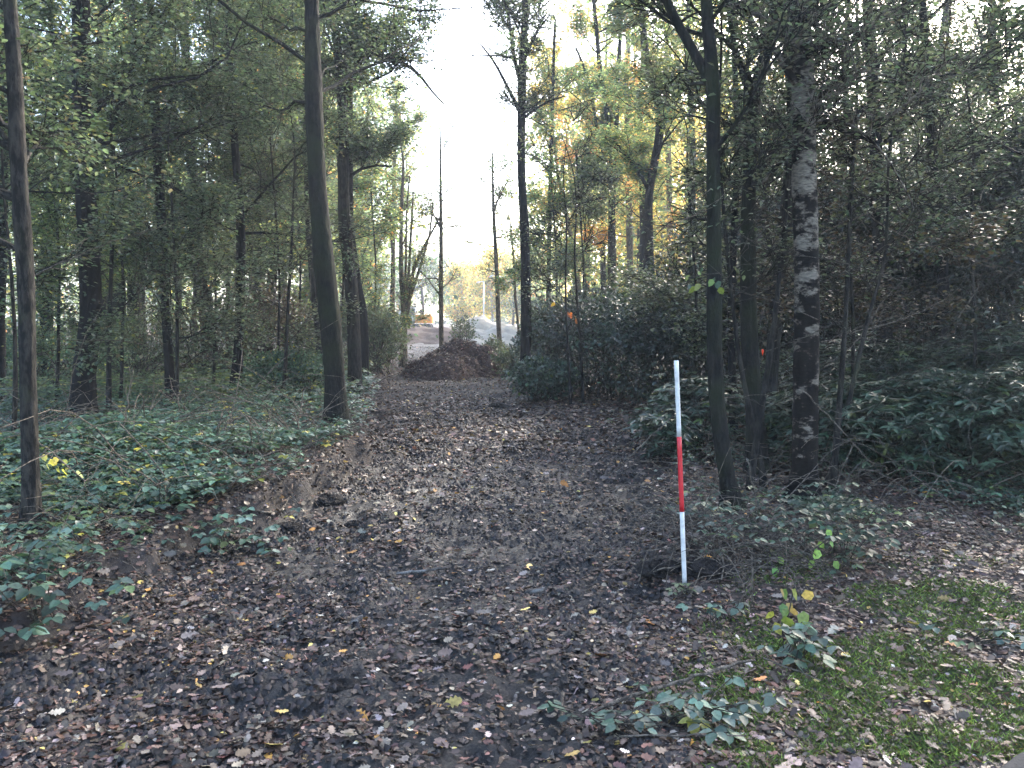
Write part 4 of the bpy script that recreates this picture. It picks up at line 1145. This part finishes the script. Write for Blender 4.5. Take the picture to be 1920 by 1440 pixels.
# torn clods of dark soil along the edges of the mud
for (px, py, sz_, lb) in [(612, 950, .26, 'largest dark clod on the torn left bank'), (545, 990, .2, 'dark clod below the largest one on the left bank'), (665, 985, .12, 'small clod in the mud right of the largest one'), (1236, 1035, .2, 'dark clod left of the lower half of the striped pole'),
                          (1262, 1085, .14, 'dark clod touching the striped pole foot'), (1178, 1003, .12, 'small clod in the mud left of the striped pole'), (935, 765, .3, 'dark clod in the far right rut of the ride'), (640, 1300, .13, 'dark clod lying among leaves near the bottom'), (1330, 1060, .24, 'root filled clod behind the striped pole foot')]:
    c = G(px, py); c[2] = float(meshz(np.array([c[0]]), np.array([c[1]]))[0])
    nu, nv = 70, 36; sz0 = sz_
    th_, ph_ = np.meshgrid(np.linspace(0, 2 * np.pi, nu, endpoint=False), np.linspace(.02, math.pi - .02, nv))
    sz_ *= .72 if sz_ == sz0 else 1
    n_ = .45 + .8 * fbm(np.cos(th_) * 2.2 + px, np.sin(th_) * 2.2 + ph_ * 3.2, 401, 6) + .5 * np.abs(fbm(np.cos(th_) * 6 + px, np.sin(th_) * 6 + ph_ * 8, 411, 4) - .5)
    V = np.stack([np.cos(th_) * np.sin(ph_) * n_ * sz_, np.sin(th_) * np.sin(ph_) * n_ * sz_ * .8, np.cos(ph_) * n_ * sz_ * .42], -1).reshape(-1, 3) + c
    i_ = np.arange(nu * nv).reshape(nv, nu); i2 = np.roll(i_, -1, 1)
    Fc = np.stack([i_[:-1], i_[1:], i2[1:], i2[:-1]], -1).reshape(-1, 4)
    tag(mesh('soil_clod', V, [Fc], M_CLOD, smooth=False, loc=c), lb, 'soil clod', 'torn soil clods')

# fine bare twigs hanging in the air on the right and left
a = Acc()
for n_, x0, x1, y0, y1, z0, z1, L_ in [(190, 1.6, 6.5, 6.2, 11, .6, 3.8, 1.5), (90, 2.6, 8, 9, 15, 1, 5, 2.0), (25, -6.5, -2.4, 8, 12, 1.2, 3.5, 1.6), (60, -1, 3, 13, 19, 1, 4, 1.6)]:
    S = np.stack([rng.uniform(x0, x1, n_), rng.uniform(y0, y1, n_), rng.uniform(z0, z1, n_)], -1)
    l, r = edges(S[:, 0], S[:, 1]); S = S[(S[:, 0] < l - .5) | (S[:, 0] > r + .5)]; n_ = len(S)
    Ln = L_ * (.4 + rng.random(n_))
    Q = walk(S, hdir(n_) + np.array([0, 0, .35]), Ln, 8, .14, .02)
    a.add(*tubes(Q, np.full((n_, 8), .0042) * np.linspace(1.2, .4, 8), 4, 0, False))
    S2, D2, L2 = children(Q, 3, .2, .9, .7, .4, Ln)
    Q2 = walk(S2, D2, L2, 5, .15, .02)
    a.add(*tubes(Q2, np.full((len(Q2), 5), .0022), 3, 0, False))
tag(a.build('fine_bare_twigs', M_TWIG), 'haze of fine bare twigs between the trunks on both sides', 'twigs', kind='stuff')

# wood chips
chips = [((1003, 1113), .13, .035, 8, 'grey flat wood chip lying in the middle of the mud'), ((965, 1300), .09, .018, 80, 'upright sliver of wood near the bottom'), ((668, 1185), .10, .025, 50, 'small grey wood chip left of the middle'), ((1180, 1185), .07, .02, 60, 'small wood chip left of the striped pole foot')]
for (px, py), Lc, Wc, ang, lb in chips:
    c = G(px, py); c[2] = float(surf(c[0], c[1])) + .022
    ca, sa = math.cos(R(ang)), math.sin(R(ang))
    out = [(-.5, -.3), (-.42, .35), (-.1, .5), (.4, .42), (.5, .05), (.38, -.4), (0, -.5)]
    V = []
    for zz in (-.012, .012):
        for u, v in out:
            V.append((u * Lc * ca - v * Wc * sa, u * Lc * sa + v * Wc * ca, zz + u * .02))
    n_ = len(out)
    b = Acc(); b.add(np.array(V) + c, [np.array([list(range(n_))[::-1]]), np.array([list(range(n_, 2 * n_))]), np.array([[i, (i + 1) % n_, n_ + (i + 1) % n_, n_ + i] for i in range(n_)])])
    tag(b.build('wood_chip', M_CHIP, None, False, c), lb, 'wood chip')

# ------------------------------------------------------------------ ranging pole
pb = G(1284, 1104); Yp = pb[1]
pt = P(1268, 676, Yp + .02)
ax = (pt - pb) / np.linalg.norm(pt - pb); LP = float(np.linalg.norm(pt - pb))
root = empty('ranging_pole', pb)
tag(root, 'upright red and white striped survey pole stuck in the right edge of the mud', 'survey pole')


def rod(z0, z1, r0, r1, name, mat):
    t = np.linspace(z0, z1, 8)
    Q = pb + ax * t[:, None]
    b = Acc(); b.add(*tubes(Q[None], np.linspace(r0, r1, 8)[None], 20))
    ob = b.build(name, mat, root, True, pb)
    for p_ in ob.data.polygons:
        if len(p_.vertices) > 4: p_.use_smooth = False
    return ob


rp = .0145
rod(-.12, .02, .004, rp * .9, 'steel_tip', M_TIP)
for i, (nm, mt) in enumerate([('white_band', M_WHITE), ('red_band', M_RED), ('white_band', M_WHITE)]):
    rod(.02 + (LP - .02) * i / 3, .02 + (LP - .02) * (i + 1) / 3, rp + (.0002 if i == 1 else 0), rp + (.0002 if i == 1 else 0), nm, mt)

# orange tag on a twig
c = P(1430, 660, 6.6)
Q = np.array([c + np.array([.0, 0, d]) for d in (.022, .015, .004, -.012, -.03)])
b = Acc(); b.add(*tubes(Q[None], np.array([[.003, .0085, .009, .005, .0015]]), 8))
root = empty('marker_tag', c); tag(root, 'tiny orange red marker dangling between the dark trunk and the birch', 'marker')
b.build('float', M_TAG, root, True, c)
b = Acc(); b.add(*tubes(np.array([c + np.array([0, 0, .13]), c + np.array([.004, 0, .06]), c + np.array([0, 0, .02])])[None], np.full((1, 3), .0012), 4))
b.build('line', M_STICK, root, True, c)


# ------------------------------------------------------------------ clearing: sand heaps, machines, lamp posts
def heap(name, label, cx, cy, rx_, ry_, h, mat, seed, cat):
    u, v = np.meshgrid(np.linspace(-1.15, 1.15, 60), np.linspace(-1.15, 1.15, 50))
    x = cx + u * rx_; y = cy + v * ry_
    q = np.sqrt(u ** 2 + v ** 2)
    z = gz(x, y, False) + h * np.clip(1.08 - q, -.1, 1) ** .9 * 1.0 if False else gz(x, y, False) + h * (1.05 - q) + (fbm(x * 1.3, y * 1.3, seed, 5) - .5) * h * .75
    z = np.maximum(z, gz(x, y, False) - .3)
    i_ = np.arange(u.size).reshape(u.shape)
    Fh = np.stack([i_[:-1, :-1], i_[:-1, 1:], i_[1:, 1:], i_[1:, :-1]], -1).reshape(-1, 4)
    return tag(mesh(name, np.stack([x, y, z], -1), [Fh], mat, smooth=True, loc=(cx, cy, 0)), label, cat)


heap('sand_heap', 'pale grey sand heap just behind the soil heap', gx_at(928, 48), 48, 2.4, 2.2, 1.05, M_SAND, 301, 'sand heap')
heap('sand_heap', 'white sunlit sand heap behind the grey one', gx_at(905, 58), 58, 3.0, 2.6, 1.15, M_SAND, 302, 'sand heap')
heap('sand_heap', 'low white sand heap right of the tall central trunk', gx_at(1010, 62), 62, 3.2, 2.4, .55, M_SAND, 303, 'sand heap')
heap('soil_bank', 'low brown bank of spread soil below the digger', gx_at(790, 52), 52, 4.0, 5.0, .75, M_BROWNSOIL, 304, 'soil bank')


def bx(a, c, s, rot=0.0, tp=(1, 1)):
    """box centred at c with sizes s, tapered at its top"""
    V = []
    for z in (-.5, .5):
        t = tp if z > 0 else (1, 1)
        for x, y in ((-.5, -.5), (.5, -.5), (.5, .5), (-.5, .5)):
            V.append((x * s[0] * t[0], y * s[1] * t[1], z * s[2]))
    V = np.array(V)
    if rot:
        cr_, sr_ = math.cos(rot), math.sin(rot)
        V = np.stack([V[:, 0] * cr_ + V[:, 2] * sr_, V[:, 1], -V[:, 0] * sr_ + V[:, 2] * cr_], -1)
    a.add(V + np.array(c), np.array([[0, 3, 2, 1], [4, 5, 6, 7], [0, 1, 5, 4], [1, 2, 6, 5], [2, 3, 7, 6], [3, 0, 4, 7]]))


def part(name, mat, root, base, boxes, cyl=()):
    a = Acc()
    for b_ in boxes: bx(a, *b_)
    for p0, p1, r_ in cyl: a.add(*tubes(np.array([[p0, p1]], float), np.array([[r_, r_]]), 14))
    ob = a.build(name, mat, root, False, None)
    if len(boxes):
        bv = ob.modifiers.new('bevel', 'BEVEL'); bv.width = .04; bv.segments = 2
    return ob


YE = 80
bE = P(782, 617, YE); gE = float(gz(bE[0], YE, False))
root = empty('excavator', (bE[0], YE, max(gE, bE[2] - .0)))
tag(root, 'orange tailed digger with pale cab and folded grey boom in the clearing', 'excavator')
part('track', M_RUBBER, root, None, [((-.15, -.85, .28), (2.9, .42, .5))], [((-1.55, -1.06, .28), (-1.55, -.64, .28), .27), ((1.25, -1.06, .28), (1.25, -.64, .28), .27)])
part('track', M_RUBBER, root, None, [((-.15, .85, .28), (2.9, .42, .5))], [((-1.55, .64, .28), (-1.55, 1.06, .28), .27), ((1.25, .64, .28), (1.25, 1.06, .28), .27)])
part('counterweight', M_ORANGE, root, None, [((.75, 0, 1.0), (1.7, 1.9, .85), 0, (.92, .95)), ((1.45, 0, .95), (.35, 1.7, .7))])
part('deck', M_STEEL, root, None, [((-.3, 0, .66), (2.6, 1.7, .16))])
cab = part('cab', M_CABW, root, None, [((-.45, -.3, 1.45), (1.0, .95, 1.4), 0, (.88, .92))])
part('window', M_GLASS, cab, None, [((-.45, -.79, 1.68), (.66, .04, .7))])
part('roof', M_STEEL, cab, None, [((-.45, -.3, 2.19), (.98, .95, .07))])
part('boom', M_STEEL, root, None, [((-.9, .35, 2.6), (.34, .3, 2.6), R(-8)), ((-.15, .35, 3.95), (.3, .3, 2.0), R(62))])
part('stick', M_STEEL, root, None, [((.52, .35, 3.1), (.26, .26, 2.7), R(-4))])
part('hydraulic_ram', M_POST, root, None, [], [((-.3, .35, 2.2), (.1, .35, 3.7), .07)])
part('bucket', M_RUBBER, root, None, [((.45, .35, 1.72), (.62, .6, .45), R(20), (.6, 1))])
bD = P(745, 606, 82)
root = empty('dumper', (bD[0], 82, bD[2]))
tag(root, 'small yellow dumper with white hood left of the digger', 'dumper')
part('skip', M_YELLOW, root, None, [((-.75, 0, .85), (.9, 1.3, .7), 0, (1.25, 1.15))])
part('chassis', M_STEEL, root, None, [((.1, 0, .55), (2.3, .8, .25))])
part('hood', M_CABW, root, None, [((.7, 0, .95), (1.2, 1.1, .65), 0, (.7, .85))])
part('roll_bar', M_STEEL, root, None, [((.1, -.5, 1.3), (.08, .08, 1.3)), ((.1, .5, 1.3), (.08, .08, 1.3)), ((.1, 0, 1.95), (.08, 1.08, .08))])
for wx in (-.75, .8):
    for wy in (-.62, .62):
        part('wheel', M_RUBBER, root, None, [], [((wx, wy - .14, .36), (wx, wy + .14, .36), .36)])
for px, py, Y, h, lb in [(907, 612, 95, 5.2, 'white lamp post left of the thin dark wavy stem'), (932, 612, 90, 5.6, 'white lamp post close to the thin dark wavy stem'), (814, 617, 88, 2.6, 'short white lamp post right of the digger')]:
    c = P(px, py, Y)
    root = empty('lamp_post', c); tag(root, lb, 'lamp post')
    part('post', M_POST, root, None, [], [((0, 0, -.5), (0, 0, h), .07)])
    part('lamp_arm', M_POST, root, None, [((-.3, 0, h + .03), (.8, .06, .06))])
    part('lamp_head', M_POST, root, None, [((-.65, 0, h - .04), (.42, .2, .09), 0, (.8, .8))])


# far trees beyond the clearing
def blob_tree(name, label, x, Y, H, R_, pal, leafs=5000, size=.32, trunk=.2, bark=M_BARK, group=None, z0=.2):
    g0 = float(gz(x, Y, False))
    root = empty(name, (x, Y, g0)); tag(root, label, 'tree', group)
    Q, r = resample([(x, Y, g0 - .2), (x + rng.normal(0, .2), Y, g0 + H * .5), (x + rng.normal(0, .3), Y, g0 + H * .92)], [trunk, trunk * .7, trunk * .2], .6)
    a = Acc(); a.add(*tubes(Q[None], r[None], 7, .1))
    nb = 26
    i = rng.integers(int(len(Q) * .2), len(Q) - 1, nb)
    zrel = (Q[i, 2] - g0) / H
    Ln = R_ * (.45 + .75 * np.sin(np.clip(zrel, .1, 1) * math.pi)) * (.7 + .5 * rng.random(nb))
    B = walk(Q[i], hdir(nb) + np.array([0, 0, .6]), Ln, 5, .15, .03)
    a.add(*tubes(B, np.full((nb, 5), trunk * .3) * np.linspace(1, .2, 5), 4, 0, False))
    a.build('trunk', bark, root, False, (x, Y, g0))
    cl = B[:, 1:].reshape(-1, 3); cl = np.concatenate([cl, Q[int(len(Q) * .5):]])
    k = rng.integers(0, len(cl), leafs)
    sp_ = rng.normal(0, 1, (leafs, 3)) * R_ * .17 * (.5 + 1.2 * (k % 7) / 7)[:, None]
    pos = cl[k] + sp_
    pos[:, 2] = np.maximum(pos[:, 2], g0 + H * z0)
    b = Acc()
    leaves(b, QUAD, pos, rdir(leafs), rdir(leafs) * .8 + np.array([0, 0, .8]), size * (.5 + rng.random(leafs)), pick(PALS[pal], leafs, .25))
    b.build('crown', M_LIT, root, False, (x, Y, g0))
    return root


far = [(700, 128, 11, 4.5, 'green', 'dark tree line tree far left beyond the clearing'), (760, 135, 12, 5, 'green', 'hazy dark tree behind the digger'), (815, 140, 12.5, 5, 'green', 'hazy blue green tree right of the digger boom'),
       (858, 138, 11, 4.8, 'green', 'hazy blue green tree left of the golden ones beyond the clearing'), (868, 112, 8.5, 3.0, 'gold', 'pale gold tree left of the lamp posts'), (905, 118, 11.5, 4.0, 'gold', 'tall gold tree behind the lamp posts'),
       (925, 105, 9.5, 3.2, 'gold', 'pale orange gold tree at the lamp posts'), (962, 108, 10, 3.8, 'greengold', 'yellow green tree between the wavy stem and the tall central trunk'), (1005, 112, 11.5, 4.2, 'greengold', 'yellow green tree behind the tall central trunk'),
       (1050, 125, 13, 5, 'gold', 'golden tree far right beyond the clearing'), (650, 132, 12, 5, 'greengold', 'light green tree beyond the clearing at its left end')]
for px, Y, H, R_, pl, lb in far:
    blob_tree('clearing_edge_tree', lb, gx_at(px, Y), Y, H, R_, pl, 5200, .34, .2, M_PALEBIRCH if pl in ('gold', 'orange') else M_BARK, z0=.12)

# wood that reads as one mass: along both sides and at the horizon
a = Acc(); tr = []
spots = []
for i in range(28): spots.append((rng.uniform(-75, -9), rng.uniform(48, 75)))
for i in range(16): spots.append((rng.uniform(3.6, 14), rng.uniform(46, 66)))
for i in range(12): spots.append((rng.uniform(-17, -8.5), rng.uniform(46, 60)))
for i in range(46): spots.append((rng.uniform(8, 75), rng.uniform(46, 72)))
for i in range(60): spots.append((rng.uniform(-150, 150), rng.uniform(150, 190)))
for i in range(26): spots.append((rng.uniform(-34, -24), rng.uniform(12, 46)))
for i in range(10): spots.append((rng.uniform(24, 34), rng.uniform(12, 46)))
keep = []
for x, Y in spots:
    if Y < 100 and -.17 * Y < x < .075 * Y: continue
    if Y < 100 and x > .33 * Y and rng.random() < .55: continue
    keep.append((x, Y))
for x, Y in keep:
    H = rng.uniform(14, 20) if Y < 100 else rng.uniform(10, 13)
    nl = 2600 if Y < 100 else 2600
    g0 = float(gz(x, Y, False))
    Rr = rng.uniform(2.5, 4.2)
    cn = rng.normal(0, 1, (14, 3)) * np.array([Rr * .55, Rr * .55, H * .26]) + np.array([x, Y, g0 + H * (.55 if Y < 100 else .36)])
    k = rng.integers(0, 14, nl)
    pos = cn[k] + rng.normal(0, 1, (nl, 3)) * Rr * .3
    pos[:, 2] = np.clip(pos[:, 2], g0 + .3, g0 + H + 1)
    if x > 0: pl = 'holly' if x > .35 * Y else ('greengold' if rng.random() < .6 else 'gold')
    else: pl = 'greengold' if rng.random() < .55 else 'green'
    leaves(a, QUAD, pos, rdir(nl), rdir(nl) * .8 + np.array([0, 0, .8]), .3 * (.5 + rng.random(nl)) * (1 if Y < 100 else 1.6), pick(PALS[pl], nl, .25))
    tr.append([(x, Y, g0 - .2), (x + rng.normal(0, .3), Y, g0 + H * .5), (x + rng.normal(0, .3), Y, g0 + H)])
tag(a.build('distant_woodland', M_LIT), 'mass of far woodland around and beyond the clearing', 'woodland', kind='stuff')
b = Acc(); tr = np.array(tr); b.add(*tubes(tr, np.tile(np.array([[.2, .14, .05]]), (len(tr), 1)), 6, 0, False))
tag(b.build('distant_trunks', M_BARKDARK), 'far trunks of the woodland around the clearing', 'woodland', kind='stuff')

# ------------------------------------------------------------------ haze
if HAZE:
    m = bpy.data.materials.new('haze'); m.use_nodes = True
    N = m.node_tree.nodes; N.clear()
    out = N.new('ShaderNodeOutputMaterial'); v = N.new('ShaderNodeVolumePrincipled')
    v.inputs['Color'].default_value = (.82, .9, 1, 1); v.inputs['Density'].default_value = HAZE; v.inputs['Anisotropy'].default_value = .3
    m.node_tree.links.new(v.outputs[0], out.inputs['Volume'])
    x0, x1, y0, y1, z0, z1 = -460, 460, -330, 460, -2.2, 26
    V = [(x0, y0, z0), (x1, y0, z0), (x1, y1, z0), (x0, y1, z0), (x0, y0, z1), (x1, y0, z1), (x1, y1, z1), (x0, y1, z1)]
    tag(mesh('haze', V, [np.array([[0, 3, 2, 1], [4, 5, 6, 7], [0, 1, 5, 4], [1, 2, 6, 5], [2, 3, 7, 6], [3, 0, 4, 7]])], m), kind='stuff')
